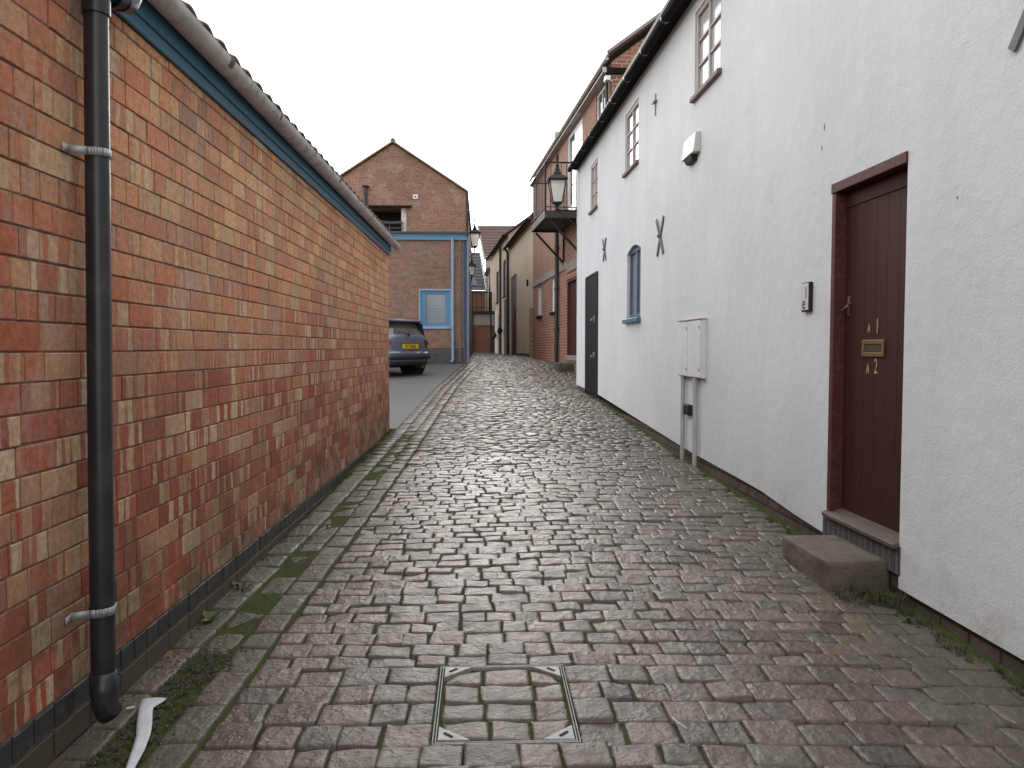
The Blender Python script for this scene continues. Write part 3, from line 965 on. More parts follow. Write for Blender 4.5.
# roof + soffit + fascia
m_ = MB(MAP_R)
for (oa, za, ob, zb_) in ((.14, 5.09, -3, 7.4), (-6.2, 5.0, -3, 7.4)):
    m_.add([(-3.1, oa, za), (16.6, oa, za + .19), (16.6, ob, zb_ + .19), (-3.1, ob, zb_), (-3.1, oa, za + .05), (16.6, oa, za + .24), (16.6, ob, zb_ + .26), (-3.1, ob, zb_ + .07)],
           [(0, 1, 2, 3), (4, 7, 6, 5), (0, 4, 5, 1), (1, 5, 6, 2), (2, 6, 7, 3), (3, 7, 4, 0)])
m_.build("roof", M_SLATE, WH)
m_ = MB(MAP_R)
def prism_sl(mb, o0, o1, dz0, dz1, a0=-3.0, a1=16.55):
    n = 30
    for i in range(n):
        p, q = a0 + (a1 - a0) * i / n, a0 + (a1 - a0) * (i + 1) / n
        zp, zq = wt(p), wt(q)
        mb.add([(p, o0, zp + dz0), (p, o1, zp + dz0), (p, o1, zp + dz1), (p, o0, zp + dz1), (q, o0, zq + dz0), (q, o1, zq + dz0), (q, o1, zq + dz1), (q, o0, zq + dz1)],
               [(0, 1, 5, 4), (3, 7, 6, 2), (0, 4, 7, 3), (1, 2, 6, 5)] + ([(0, 3, 2, 1)] if i == 0 else []) + ([(4, 5, 6, 7)] if i == n - 1 else []))
prism_sl(m_, -.002, .105, -.02, .02)
m_.build("soffit", M_GUTTER_D, WH)
g = MB(MAP_R)
half_gutter(g, (-3, .16, 4.97), (8, .16, 5.05), .054)
half_gutter(g, (8, .16, 5.05), (16.5, .16, 5.24), .054)
gw = g.build("gutter", M_GUTTER_D, WH, smooth=True)
for a in np.arange(5.5, 16.5, 1.0):
    c = MB(MAP_R)
    zc = float(np.interp(a, [8, 16.75], [5.05, 5.243])) + .002
    half_gutter(c, (a, .16, zc), (a + .05, .16, zc + .001), .060, 8)
    c.build("joint", M_PIPE, gw, smooth=True)

for k, (a, b) in enumerate(WIN):
    w_ = window(WH, MAP_R, a + .01, b - .01, 4.03, 4.87, 2, 3, M_WOODFRAME, M_PALE_GLASS, M_SILL, out=-.012, fw=.05, bw=.026, sill_out=.045, sillh=.045)
w_ = window(WH, MAP_R, 10.385, 11.275, 1.91, 2.90, 2, 1, M_BLUE2, M_GLASS2, M_BLUE2, out=-.04, fw=.06, bw=.05, sill_out=.06, sillh=.06)
w_["label"] = "blue casement window with a shallow arched head"

# main door
DF = MB(MAP_R)
a0, a1 = 4.05, 4.885
DF.box(a0, a0 + .045, -.095, -.035, .47, 2.466); DF.box(a1 - .05, a1, -.095, .006, .47, 2.466)
DF.box(a0 - .006, a1 + .008, -.095, .010, 2.468, 2.53)
df = DF.build("door_frame", M_DOORFRAME, WH, .004)
dl = MB(MAP_R)
nb = 6; da0, da1 = a0 + .052, a1 - .052
for k in range(nb):
    p = da0 + (da1 - da0) * k / nb; q = da0 + (da1 - da0) * (k + 1) / nb
    dl.box(p + .0008, q - .0008, -.092, -.0672, .49, 2.37)
dl.box(da0, da1, -.098, -.0685, .48, 2.46)
dl.box(da0, da1, -.095, -.060, 2.372, 2.462)
door = dl.build("door", M_DOOR, WH, .0012)
c = MB(MAP_R)
lc = 4.475
for (p, q, z0_, z1_) in ((-.125, .125, 1.548 - .026, 1.548), (-.125, .125, 1.448, 1.474), (-.125, -.098, 1.474, 1.522), (.098, .125, 1.474, 1.522)):
    c.box(lc + p, lc + q, -.066, -.056, z0_, z1_)
lp = c.build("letter_plate", M_BRASS, door, .003)
c = MB(MAP_R); c.box(lc - .098, lc + .098, -.066, -.0605, 1.474, 1.520); c.build("flap", plain("dark_brass", (.12, .09, .05), (.07, .055, .035), 20, .5, .6), lp, .002)
# latch
c = MB(MAP_R)
c.tube([(4.775, -.066, 1.775), (4.775, -.052, 1.775)], .022, 16); c.box(4.763, 4.787, -.066, -.056, 1.70, 1.82)
c.tube([(4.775, -.056, 1.765), (4.785, -.035, 1.745), (4.80, -.03, 1.735), (4.815, -.036, 1.738)], .005, 8)
c.build("latch", M_BRASS, door, .001, smooth=True)
M_NUM = plain("brass_numerals", (.50, .42, .26), (.30, .25, .16), 30, .45, .3)
rot = (R(90), 0, R(-90))
for body, size, a, z in (("A", .075, 4.53, 1.612), ("1", .125, 4.435, 1.622), ("A", .085, 4.535, 1.372), ("2", .125, 4.445, 1.390)):
    text_mesh("numeral", body, size, M_NUM, door, (.0645, a, z), rot, .0015, .62, .001)
# scuffs: small light flaking chips are in the wood material; threshold
c = MB(MAP_R)
c.prism([(-.09, .49), (.035, .452), (.035, .425), (-.09, .445)], 4.045, 4.892, 0)
c.build("threshold", plain("worn_threshold", (.12, .088, .076), (.075, .055, .048), 16, .6, bump=.3, bscale=60), df, .004)
c = MB(MAP_R); c.box(4.03, 4.935, -.12, .004, .285, .440)
c.build("brick_sill", M_BLUEBRICK, WH)

# black side door
c = MB(MAP_R)
for k in range(7):
    p = 13.80 + 1.30 * k / 7; q = 13.80 + 1.30 * (k + 1) / 7
    c.box(p + .003, q - .003, -.02, .022, .66, 2.82)
c.box(13.80, 15.10, -.04, .012, .64, 2.83)
bd = c.build("door", plain("black_door_paint", (.007, .0075, .009), (.012, .012, .013), 4, .7, spec=.15), WH, .004)
bd["label"] = "black boarded side door"
for z in (1.36, 2.02):
    c = MB(MAP_R); c.box(14.0, 14.13, .022, .030, z - .05, z + .06); c.tube([(14.05, .03, z), (14.05, .075, z), (14.05, .085, z - .03)], .012, 10)
    c.build("handle", M_METAL, bd, .002, smooth=True)
c = MB(MAP_R); c.box(13.77, 13.80, -.05, .028, .62, 2.85); c.box(15.10, 15.13, -.05, .028, .62, 2.85); c.box(13.80, 15.10, -.05, .028, 2.83, 2.86)
c.build("door_frame", M_BLACK, WH)

# cracks / repaired patch lines
M_CRACK = plain("crack_shadow", (.40, .39, .37), (.30, .29, .27), 20, .95)

M_RUST = plain("rust_fleck", (.22, .11, .06), (.30, .18, .12), 40, .9)
for a, z, h in ((5.05, 2.78, .035), (5.02, 2.90, .05), (3.62, 2.20, .014), (6.30, .62, .012)):
    c = MB(MAP_R); c.prism([(a, z), (a + .006, z + h * .3), (a + .003, z + h), (a - .004, z + h * .6)], .0005, .003, 1); 
    
    c.build("rust_fleck", M_RUST, WH)

# wall ties (iron anchors)
def tie(a, z, h, wdt, mat, label, kind="x"):
    r_ = empty("wall_tie", (2.30 - a * .01785, a, z), WR, label, "wall tie")
    c = MB(MAP_R)
    if kind == "x":
        for s in (-1, 1):
            c.bar((-s * wdt / 2, .012, -h / 2), (s * wdt / 2, .012 + .012 * (s > 0), h / 2), .05, .012, up=(0, 1, 0))
        c.build("cross_bars", mat, r_, .002)
        c = MB(MAP_R); c.tube([(0, .0, 0), (0, .045, 0)], .022, 8); c.build("bolt", mat, r_)
    else:
        c.bar((0, .012, -h / 2), (0, .012, h / 2), .035, .012, up=(0, 1, 0)); c.bar((-wdt / 2, .02, .03), (wdt / 2, .02, .03), .04, .012)
        c.build("cross_bars", mat, r_, .002)
        c = MB(MAP_R); c.tube([(0, .0, .03), (0, .04, .03)], .02, 8); c.build("bolt", mat, r_)
    return r_
M_TIE = plain("weathered_grey_iron", (.13, .13, .145), (.09, .09, .10), 12, .6)
tie(9.29, 2.83, .43, .30, M_TIE, "grey iron X wall tie above the meter box on the white wall")
tie(13.10, 3.15, .36, .26, M_TIE, "grey iron X wall tie between the black door and blue window")
tie(3.13, 2.93, .36, .26, M_TIE, "grey iron X wall tie high on the wall beyond the dark red door")
tie(9.60, 4.47, .26, .17, plain("cream_painted_iron", (.42, .38, .31), (.28, .25, .2), 10, .6), "small cream painted iron cross tie between two upper windows", "t")

# security light
SL = empty("security_light", (2.30 - 7.96 * .01785, 7.96, 3.42), WR, "pale wedge-shaped light fitting with dark base high on the white wall", "wall light")
c = MB(MAP_R)
c.add([(-.24, 0, .02), (.21, 0, .02), (.21, 0, .22), (-.24, 0, .22), (-.23, .075, .02), (.20, .075, .02), (.20, .05, .22), (-.23, .05, .22)], [(0, 1, 2, 3), (4, 7, 6, 5), (0, 4, 5, 1), (1, 5, 6, 2), (2, 6, 7, 3), (3, 7, 4, 0)])
c.build("housing", plain("greenish_white_plastic", (.50, .53, .47), (.42, .45, .40), 6, .5), SL, .008, seg=2)
c = MB(MAP_R)
c.add([(-.13, .0, -.04), (.13, .0, -.04), (.15, 0, .018), (-.15, 0, .018), (-.11, .05, -.04), (.11, .05, -.04), (.14, .07, .018), (-.14, .07, .018)], [(0, 1, 2, 3), (4, 7, 6, 5), (0, 4, 5, 1), (1, 5, 6, 2), (2, 6, 7, 3), (3, 7, 4, 0)])
c.build("lens", M_BLACK, SL, .004)

# intercom
IC = empty("door_intercom", (2.30 - 5.205 * .01785, 5.205, 1.745), WR, "small silver intercom panel on the white wall beside the dark red door", "intercom")
c = MB(MAP_R); c.box(-.062, .062, 0, .028, 0, .198); c.build("housing", M_BLACK, IC, .006, seg=2)
c = MB(MAP_R); c.box(-.055, .060, .028, .034, .010, .188); fp = c.build("face_plate", plain("pale_steel", (.62, .62, .64), (.54, .54, .56), 30, .35, .0), IC, .002)
text_mesh("lettering", "e", .12, M_BLACK, fp, (-.0345, .004, .055), rot, .001, .95, .0005)
c = MB(MAP_R); c.box(-.035, -.018, .034, .036, .09, .165); c.build("button", M_METAL, fp)

# meter boxes
MX = empty("meter_cabinet", (2.30 - 7.86 * .01785, 7.86, float(G(2.1, 7.8))), WR, "white two-door meter cabinet on the wall with two conduit pipes below", "meter cabinet")
zb = 1.205 - MX.location.z; ztp = 1.78 - MX.location.z
M_CAB = plain("off_white_cabinet", (.70, .72, .75), (.64, .66, .69), 5, .5, bump=.15, bscale=60, dirt=(.54, .54, .53))
c = MB(MAP_R); c.box(-.40, .41, .0, .052, zb, ztp); cb = c.build("cabinet", M_CAB, MX, .004)
for (p, q) in ((-.40, .035), (.043, .41)):
    c = MB(MAP_R); c.box(p + .003, q - .003, .0522, .064, zb + .008, ztp - .010); dd = c.build("cabinet_door", M_CAB, MX, .003)
    for zz in (zb + .08, ztp - .08):
        c = MB(MAP_R); c.tube([(p + .035, .064, zz), (p + .035, .067, zz)], .016, 10)
        c.build("latch", M_METAL, dd)
c = MB(MAP_R); c.box(-.41, .42, .0, .068, ztp, ztp + .007); c.build("lid", plain("pinkish_rust_edge", (.34, .22, .20), (.42, .34, .32), 16, .7), MX)
for a in (.285, -.165):
    c = MB(MAP_R); c.tube([(a, .036, -.03), (a, .036, zb)], .023, 16); c.tube([(a, .036, zb - .05), (a, .036, zb)], .027, 16)
    c.build("conduit", plain("pale_grey_conduit", (.44, .45, .48), (.36, .37, .39), 6, .5), MX, smooth=True)
for (p, q) in ((.03, .115), (.13, .215)):
    c = MB(MAP_R); c.box(p, q, .0, .055, .48, .59); c.build("junction_box", M_BLACK, MX, .01)

# door step stone
def stone(name, x0, x1, y0, y1, z0, z1, mat, label, cat, amp=.02, seed=0, n=(14, 10, 6)):
    cx, cy = (x0 + x1) / 2, (y0 + y1) / 2
    bm = bmesh.new()
    bmesh.ops.create_cube(bm, size=1.0)
    for v in bm.verts:
        v.co = Vector((v.co.x * (x1 - x0), v.co.y * (y1 - y0), (v.co.z + .5) * (z1 - z0)))
    bmesh.ops.bevel(bm, geom=list(bm.edges), offset=.006, segments=1, affect='EDGES')
    bmesh.ops.subdivide_edges(bm, edges=[e for e in bm.edges if e.calc_length() > .06], cuts=9, use_grid_fill=True)
    for v in bm.verts:
        p = v.co
        q = Vector((p.x * 6, p.y * 6, p.z * 7 + seed))
        nn_ = mnoise.noise_vector(q) * amp + mnoise.noise_vector(q * 3.3) * amp * .45
        flat = .35 if p.z > (z1 - z0) - .012 else 1.0
        v.co = p + Vector((nn_.x, nn_.y, nn_.z * flat))
    me = bpy.data.meshes.new(name); bm.to_mesh(me); bm.free()
    me.polygons.foreach_set("use_smooth", [True] * len(me.polygons))
    me.materials.append(mat)
    o = bpy.data.objects.new(name, me); COL.objects.link(o)
    o.location = (cx, cy, z0)
    return tag(o, label, cat)
st = stone("door_step", 1.875, 2.235, 4.15, 4.76, .12, .332, M_STONE, "worn sandstone block step below the dark red door", "step", .013)
st.rotation_euler.z = WR
ms = stone("mossy_stone", 2.02, 2.62, 20.9, 22.0, float(G(2.2, 21.2)) - .05, float(G(2.2, 21.2)) + .20, plain("mossy_rock", (.085, .080, .06), (.05, .06, .028), 6, .9, bump=.8, bscale=20), "mossy rough stone step below the maroon townhouse door", "step", .04, 5)

# ------------------------------------------------------------------ LANTERNS
def lantern(root, cx, cy, zb_, s=1.0, wall=None, wallz=None):
    """four-sided tapered street lantern; zb_ = bottom of the glass"""
    k = s
    c = MB()
    # pan, posts
    c.lathe((cx, cy, zb_), [(.10 * k, -.03 * k), (.115 * k, -.03 * k), (.115 * k, 0), (.10 * k, 0)], sq=True)
    for sx in (-1, 1):
        for sy in (-1, 1):
            c.bar((cx + sx * .108 * k, cy + sy * .108 * k, zb_), (cx + sx * .185 * k, cy + sy * .185 * k, zb_ + .48 * k), .018 * k)
    c.lathe((cx, cy, zb_), [(.17 * k, .465 * k), (.205 * k, .47 * k), (.205 * k, .50 * k), (.17 * k, .50 * k)], sq=True)
    c.build("frame", M_BLACK, root)
    c = MB(); c.lathe((cx, cy, zb_), [(.100 * k, .002), (.172 * k, .465 * k)], sq=True); c.build("glass", M_MILK, root)
    c = MB()
    c.lathe((cx, cy, zb_), [(.225 * k, .50 * k), (.22 * k, .515 * k), (.13 * k, .60 * k), (.09 * k, .625 * k)], sq=True)
    c.lathe((cx, cy, zb_), [(.085 * k, .61 * k), (.095 * k, .66 * k), (.07 * k, .70 * k), (.055 * k, .72 * k), (.06 * k, .75 * k), (.035 * k, .79 * k)], 16)
    cp = c.build("cap", M_BLACK, root)
    c = MB(); c.lathe((cx, cy, zb_), [(.03 * k, .78 * k), (.045 * k, .83 * k), (.026 * k, .87 * k), (.028 * k, .98 * k), (.042 * k, 1.02 * k), (.03 * k, 1.07 * k), (.008 * k, 1.12 * k)], 12)
    c.build("finial", M_BLACK, cp, smooth=True)
    c = MB(); c.lathe((cx, cy, zb_), [(.03 * k, -.20 * k), (.05 * k, -.17 * k), (.025 * k, -.12 * k), (.04 * k, -.08 * k), (.09 * k, -.03 * k)], 12)
    if wall is not None:
        c.bar((cx, cy, zb_ - .18 * k), (wall, cy, wallz), .035 * k)
        c.bar((cx, cy, zb_ - .18 * k), (wall, cy, zb_ - .55 * k), .022 * k)
        c.box(wall - .012, wall + .012, cy - .05, cy + .05, zb_ - .65 * k, wallz + .08)
        c.tube([((cx * .6 + wall * .4), cy, zb_ - .18 * k), ((cx * .5 + wall * .5), cy, zb_ - .28 * k), ((cx * .35 + wall * .65), cy, zb_ - .26 * k)], .008 * k, 6)
    c.build("bracket", M_BLACK, root)
L1 = empty("wall_lantern", (2.0, 16.3, 4.2), 0, "large black lantern on a bracket at the white house corner before the balcony", "lantern", "black lanterns over the lane")
lantern(L1, -.43, 0.0, .32, .92, .0, .14)
L1.location = (2.02, 16.56, 4.25)
L2 = empty("wall_lantern", (-.50, 26.0, 4.5), 0, "black lantern standing on a side bracket of the gabled brick house, uppermost over the lane", "lantern", "black lanterns over the lane")
lantern(L2, .27, 0.0, .36, .86, .0, .20)
L3 = empty("wall_lantern", (-.51, 30.0, 4.1), 0, "smaller black lantern below and behind the upper lantern on the gabled house", "lantern", "black lanterns over the lane")
lantern(L3, .13, 0.0, .18, .72, .0, .10)
# conical shade further down
WS = empty("wall_lamp", (-.51, 31.5, 3.7), 0, "pale blue conical lamp shade under the smaller lantern on the brick house", "lamp")
c = MB(); c.lathe((.15, 0, 0), [(.19, .30), (.17, .34), (.07, .58), (.04, .66)], 16); c.build("lamp_shade", M_PBLUE, WS, smooth=True)
c = MB(); c.tube([(0, 0, .75), (.15, 0, .75), (.15, 0, .62)], .018, 8); c.build("arm", M_BLUE, WS)

M_TIE_ = plain("dark_grey_steel", (.10, .10, .11), (.06, .06, .07), 10, .6)
# ------------------------------------------------------------------ GABLED HOUSE WITH BLUE TRIM
GX, GY = -.5, 24.6
GH = empty("gabled_brick_house", (0, GY, 0), 0, "red brick gabled house with blue fascia, pipes and window behind the parked car", "house")
m_ = MB(MAP_X)
zg = .6
lowtop = 4.92
hw = (-1.95, -.955, 2.15, 3.32)
wall_grid(m_, -9.0, GX, zg, lowtop, [hw], 1.0, .12)
m_.build("front_wall", M_GABLE_LOW, GH)
m_ = MB(MAP_X)
m_.box(-9.0, GX + .012, -.2, .015, .6, 1.50)
m_.build("base_course", M_GREYBRICK, GH)
# upper gable wall with recessed balcony opening
m_ = MB(lambda a, o, z: (a, .8 - o, z))
rec = (-3.75, -2.42, 5.24, 6.0)
EV = 6.50; RX = -2.83; RZ = 8.03; WL = -5.16
def gz_(a): return RZ - abs(a - RX) * (RZ - EV) / (GX - RX)
wall_grid(m_, WL, GX, 4.9, EV, [rec], .7, .9)
m_.prism([(WL, EV), (GX, EV), (RX, RZ)], 0, -.2, 1)
m_.add([(rec[0], -.9, rec[2]), (rec[1], -.9, rec[2]), (rec[1], -.9, rec[3]), (rec[0], -.9, rec[3])], [(0, 1, 2, 3)])
uw = m_.build("gable_wall", M_GABLE, GH)
# side walls (towards the lane and beyond)
m_ = MB()
m_.box(GX - .25, GX, .13, 15.0, .7, lowtop)
m_.box(GX - .25, GX - .003, 1.02, 15.0, lowtop, EV)
m_.box(WL, WL + .2, 1.02, 9.0, lowtop, EV)
m_.box(-9.0, -8.8, .13, 9, .5, lowtop)
m_.build("side_wall", M_GABLE, GH)
m_ = MB(MAP_X)
m_.box(-9.05, GX + .06, -.8, .10, lowtop + .13, lowtop + .20)
m_.build("flat_roof", M_SLATE, GH, .006)
m_ = MB(MAP_X)
m_.box(-9.0, GX + .03, -.3, .06, lowtop - .06, lowtop + .128)
fa = m_.build("fascia", M_BLUE, GH, .006)
m_ = MB(MAP_X); m_.box(-9.0, GX + .035, .06, .075, lowtop + .07, lowtop + .11); m_.build("trim", M_FASCIA, fa)
# roof
m_ = MB()
for s in (-1, 1):
    ex = RX + s * (GX - RX + .07)
    m_.add([(RX, .74, RZ + .02), (ex, .74, EV - .03), (ex, 14.9, EV - .03), (RX, 14.9, RZ + .02), (RX, .74, RZ + .09), (ex, .74, EV + .04), (ex, 14.9, EV + .04), (RX, 14.9, RZ + .09)],
           [(0, 1, 2, 3), (4, 7, 6, 5), (0, 4, 5, 1), (1, 5, 6, 2), (2, 6, 7, 3), (3, 7, 4, 0)])
rf = m_.build("roof", M_TILE_BROWN, GH)
m_ = MB()
for s in (-1, 1):
    ex = RX + s * (GX - RX + .07)
    m_.bar((RX, .72, RZ + .06), (ex, .72, EV + .02), .05, .06, up=(0, 1, 0))
m_.build("verge", M_LICHEN, rf)
m_ = MB(); m_.tube([(RX, .70, RZ + .08), (RX, 14.9, RZ + .08)], .085, 10); m_.build("ridge_tile", M_TILE_BROWN, rf)
m_ = MB(MAP_X); m_.box(-3.95, rec[1] + .18, -.75, -.78 + .12, 5.985, 6.05); 
m_.build("lintel", M_GUTTER_D, GH)
m_ = MB(); m_.box(rec[1] - .16, rec[1] + .0, .775, .86, 5.24, 5.985); m_.box(rec[1] - .16, rec[1] - .10, .86, 1.65, 5.24, 5.985); m_.build("post", M_GUTTER, GH)
m_ = MB()
m_.tube([(-3.4, .73, 5.30), (-3.3, .73, 5.58), (-2.95, .73, 5.52), (-2.55, .73, 5.55)], .02, 8)
for z in (5.34, 5.50): m_.bar((-3.3, .72, z), (-2.5, .72, z), .025)
for x in (-2.95, -2.55): m_.bar((x, .72, 5.13), (x, .72, 5.55), .022)
m_.build("railing", M_TIE_, GH)
m_ = MB(); m_.box(rec[0] + .02, rec[1] - .18, 1.60, 1.63, 5.26, 5.98); m_.build("recess_panel", M_DARK, GH)
# vent, flue
m_ = MB(MAP_X); m_.box(-2.20, -2.05, -.8, -.775, 6.28, 6.42); vn = m_.build("vent", M_WHITEPVC, GH, .004)
m_ = MB(MAP_X); m_.box(-2.15, -2.10, -.775, -.770, 6.33, 6.37); m_.build("vent_opening", M_DARK, vn)
m_ = MB(); m_.tube([(-3.70, .70, 5.1), (-3.70, .70, 6.62)], .045, 12); m_.lathe((-3.70, .70, 6.62), [(.045, 0), (.12, .02), (.12, .05), (.03, .08)], 12)
for z in (5.9, 6.15, 6.4): m_.box(-3.76, -3.64, .64, .70, z, z + .03)
m_.build("flue", M_PIPE, GH)
m_ = MB(); m_.tube([(GX, .9, 5.90), (GX + .14, .9, 5.92), (GX + .20, .9, 5.98), (GX + .21, .9, 6.58)], .025, 10); m_.build("vent_pipe", M_GUTTER, GH)
# pipes
m_ = MB(MAP_X); m_.tube([(-.91, .10, lowtop + .02), (-.91, .075, lowtop - .14), (-.91, .06, lowtop - .25), (-.91, .06, 1.14), (-.95, .14, 1.06)], .048, 12)
pp = m_.build("downpipe", M_PBLUE, GH, smooth=True)
for z in (4.3, 3.1, 1.9):
    m_ = MB(MAP_X); m_.box(-.975, -.845, .015, .075, z, z + .04); m_.build("bracket", M_PBLUE, pp)
m_ = MB(MAP_X); m_.tube([(-.68, .03, 4.84), (-.68, .03, 1.06)], .028, 10); m_.build("conduit", plain("brown_grey_conduit", (.20, .17, .15), (.15, .13, .11), 5, .6), GH, smooth=True)
m_ = MB(); m_.tube([(GX + .05, .10, lowtop + .05), (GX + .05, .10, .98)], .05, 12); m_.build("downpipe", M_PBLUE, GH, smooth=True)["label"] = "pale blue downpipe round the corner"
m_ = MB(); m_.tube([(GX + .03, .79, EV), (GX + .03, .79, lowtop + .2)], .04, 10); m_.build("rainwater_pipe", M_PIPE, GH)
m_ = MB(MAP_X); m_.box(GX - .075, GX + .006, .0, .012, 1.50, lowtop - .062); m_.build("corner_board", plain("dull_dark_blue", (.03, .055, .10), (.045, .07, .115), 5, .6), GH)
# window
m_ = MB(MAP_X)
a0, a1, z0, z1 = hw
m_.box(a0 - .02, a0 + .03, -.1, .03, z0 - .02, z1 + .02); m_.box(a1 - .03, a1 + .02, -.1, .03, z0 - .02, z1 + .02)
m_.box(a0 + .03, a1 - .03, -.1, .03, z1 - .03, z1 + .02); m_.box(a0 + .03, a1 - .03, -.1, .045, z0 - .05, z0 + .03)
wf = m_.build("window_surround", M_PBLUE, GH, .004)
m_ = MB(MAP_X)
b0, b1, c0, c1 = a0 + .03, a1 - .03, z0 + .03, z1 - .03
m_.box(b0, b0 + .17, -.09, -.02, c0, c1); m_.box(b1 - .17, b1, -.09, -.02, c0, c1)
m_.box(b0 + .17, b1 - .17, -.09, -.02, c1 - .09, c1); m_.box(b0 + .17, b1 - .17, -.09, -.02, c0, c0 + .11)
m_.build("casement", M_BLUE, wf, .004)
m_ = MB(MAP_X); m_.box(b0 + .165, b1 - .165, -.075, -.06, c0 + .10, c1 - .085); m_.build("pane", M_BLIND, wf)

# ------------------------------------------------------------------ TOWNHOUSE
TR = math.atan(.07265)
TH = empty("brick_townhouse", (4.0, 0, 0), TR, "tall red brick townhouse with an iron balcony above its maroon door", "house")
N0, N1 = 16.88, 29.05
m_ = MB(MAP_R)
TW = [(26.85, 27.90, 2.62, 3.70), (24.05, 24.82, 2.62, 3.70)]
TD = (20.45, 21.95, 1.30, 3.42)
FD = (20.0, 21.98, 5.20, 7.36)
UW = (17.42, 18.42, 6.55, 7.36)
SW = (24.6, 25.5, 6.3, 7.2)
wall_grid(m_, N0, N1, .6, 7.6, TW + [TD, FD, UW], 1.0, .12)
m_.prism([(0, .4), (-7, .4), (-7, 7.6), (-3.5, 10.25), (0, 7.6)], N0, N0 + .2, 0)
m_.prism([(-.01, .4), (-7, .4), (-7, 7.6), (-3.5, 10.25), (-.01, 7.6)], N1 - .2, N1 - .002, 0)
m_.build("brick_wall", M_TOWN, TH)
m_ = MB(MAP_R)
for (oa, za, ob, zb_) in ((.10, 7.68, -3.5, 10.38), (-7.2, 7.5, -3.5, 10.28)):
    m_.add([(N0 - .12, oa, za), (N1 + .1, oa, za), (N1 + .1, ob, zb_), (N0 - .12, ob, zb_), (N0 - .12, oa, za + .09), (N1 + .1, oa, za + .09), (N1 + .1, ob, zb_ + .10), (N0 - .12, ob, zb_ + .10)],
           [(0, 1, 2, 3), (4, 7, 6, 5), (0, 4, 5, 1), (1, 5, 6, 2), (2, 6, 7, 3), (3, 7, 4, 0)])
rf = m_.build("roof", M_TILE, TH)
c = MB(MAP_R); c.tube([(26.2, -.4, 7.9), (26.2, -.4, 8.65)], .09, 12); c.build("flue", M_GUTTER, rf)
g = MB(MAP_R); half_gutter(g, (N0 - .1, .13, 7.64), (N1, .13, 7.62), .045); g.box(N0, N1, .0, .16, 7.42, 7.45); g.box(N0 - .05, N0, .0, .2, 7.36, 7.46)
g.build("gutter", M_GUTTER, TH, smooth=True)
m_ = MB(MAP_R); m_.box(N0 - .07, N0 - .003, -2.2, .12, 7.34, 7.46); m_.build("trim", M_GUTTER_D, TH)
m_ = MB(MAP_R); m_.bar((N0 - .15, .12, 7.74), (N0 - .15, -3.5, 10.44), .06, .10, up=(1, 0, 0)); m_.build("verge", M_CONC, TH)
m_ = MB(MAP_R); m_.tube([(17.05, .14, 7.58), (17.05, .07, 7.40), (17.05, .06, 4.0)], .035, 10); m_.build("downpipe", M_PIPE, TH, smooth=True)
m_ = MB(MAP_R); m_.box(TD[1] + .12, N1, .0, .03, 3.73, 3.95); m_.box(17.2, TD[1] + .12, 0, .03, 3.60, 3.88); m_.build("stone_band", M_CONC, TH)
for (a, b, z0, z1) in TW:
    w_ = window(TH, MAP_R, a, b, z0, z1, 1, 1, M_WHITEPVC, M_WHITEPVC, M_GUTTER_D, out=-.04, fw=.05, sill_out=.06, sillh=.08)
w_ = window(TH, MAP_R, *UW, 2, 1, M_WHITEPVC, M_GLASS, M_CONC, out=-.03, fw=.07)
# french doors
m_ = MB(MAP_R)
a, b, z0, z1 = FD
for p, q in ((a, a + .08), (b - .08, b), ((a + b) / 2 - .07, (a + b) / 2 + .07)): m_.box(p, q, -.09, -.01, z0, z1)
m_.box(a + .08, b - .08, -.088, -.012, z1 - .1, z1); m_.box(a + .08, b - .08, -.088, -.012, z0, z0 + .2)
m_.box(a + .08, (a + b) / 2 - .07, -.085, -.015, z0 + .2, z1 - .1)
fd = m_.build("french_door", M_WHITEPVC, TH, .004)
m_ = MB(MAP_R); m_.box((a + b) / 2 + .07, b - .08, -.07, -.06, z0 + .2, z1 - .1); m_.build("pane", glass_mat("balcony_glass", (.10, .14, .18)), fd)
# maroon door
m_ = MB(MAP_R)
a, b, z0, z1 = TD
m_.box(a, a + .09, -.1, .02, z0, z1); m_.box(b - .09, b, -.1, .02, z0, z1); m_.box(a + .09, b - .09, -.1, .02, z1 - .1, z1)
m_.build("door_frame", M_MAROON, TH)
m_ = MB(MAP_R); m_.box(a + .09, b - .09, -.10, -.06, z0, z1 - .1)
for zz in (z0 + .15, z0 + 1.1):
    m_.box(a + .22, (a + b) / 2 - .06, -.06, -.05, zz, zz + .75); m_.box((a + b) / 2 + .06, b - .22, -.06, -.05, zz, zz + .75)
md = m_.build("door", M_MAROON, TH, .004); md["label"] = "maroon panelled entrance door"
m_ = MB(MAP_R); m_.tube([(a + .22, -.06, z0 + 1.0), (a + .22, -.0, z0 + 1.0)], .03, 10); m_.build("knob", M_BRASS, md)
m_ = MB(MAP_R); m_.box(a - .05, b + .1, -.1, .05, 1.16, 1.30); m_.build("threshold", M_CONC, TH)
# downpipe under the balcony
m_ = MB(MAP_R); m_.tube([(23.3, .09, 5.2), (23.3, .09, .95)], .062, 14)
for z in (4.4, 3.2, 2.0): m_.tube([(23.3, .09, z), (23.3, .09, z + .10)], .075, 14)
m_.build("soil_pipe", M_PIPE, TH, smooth=True)
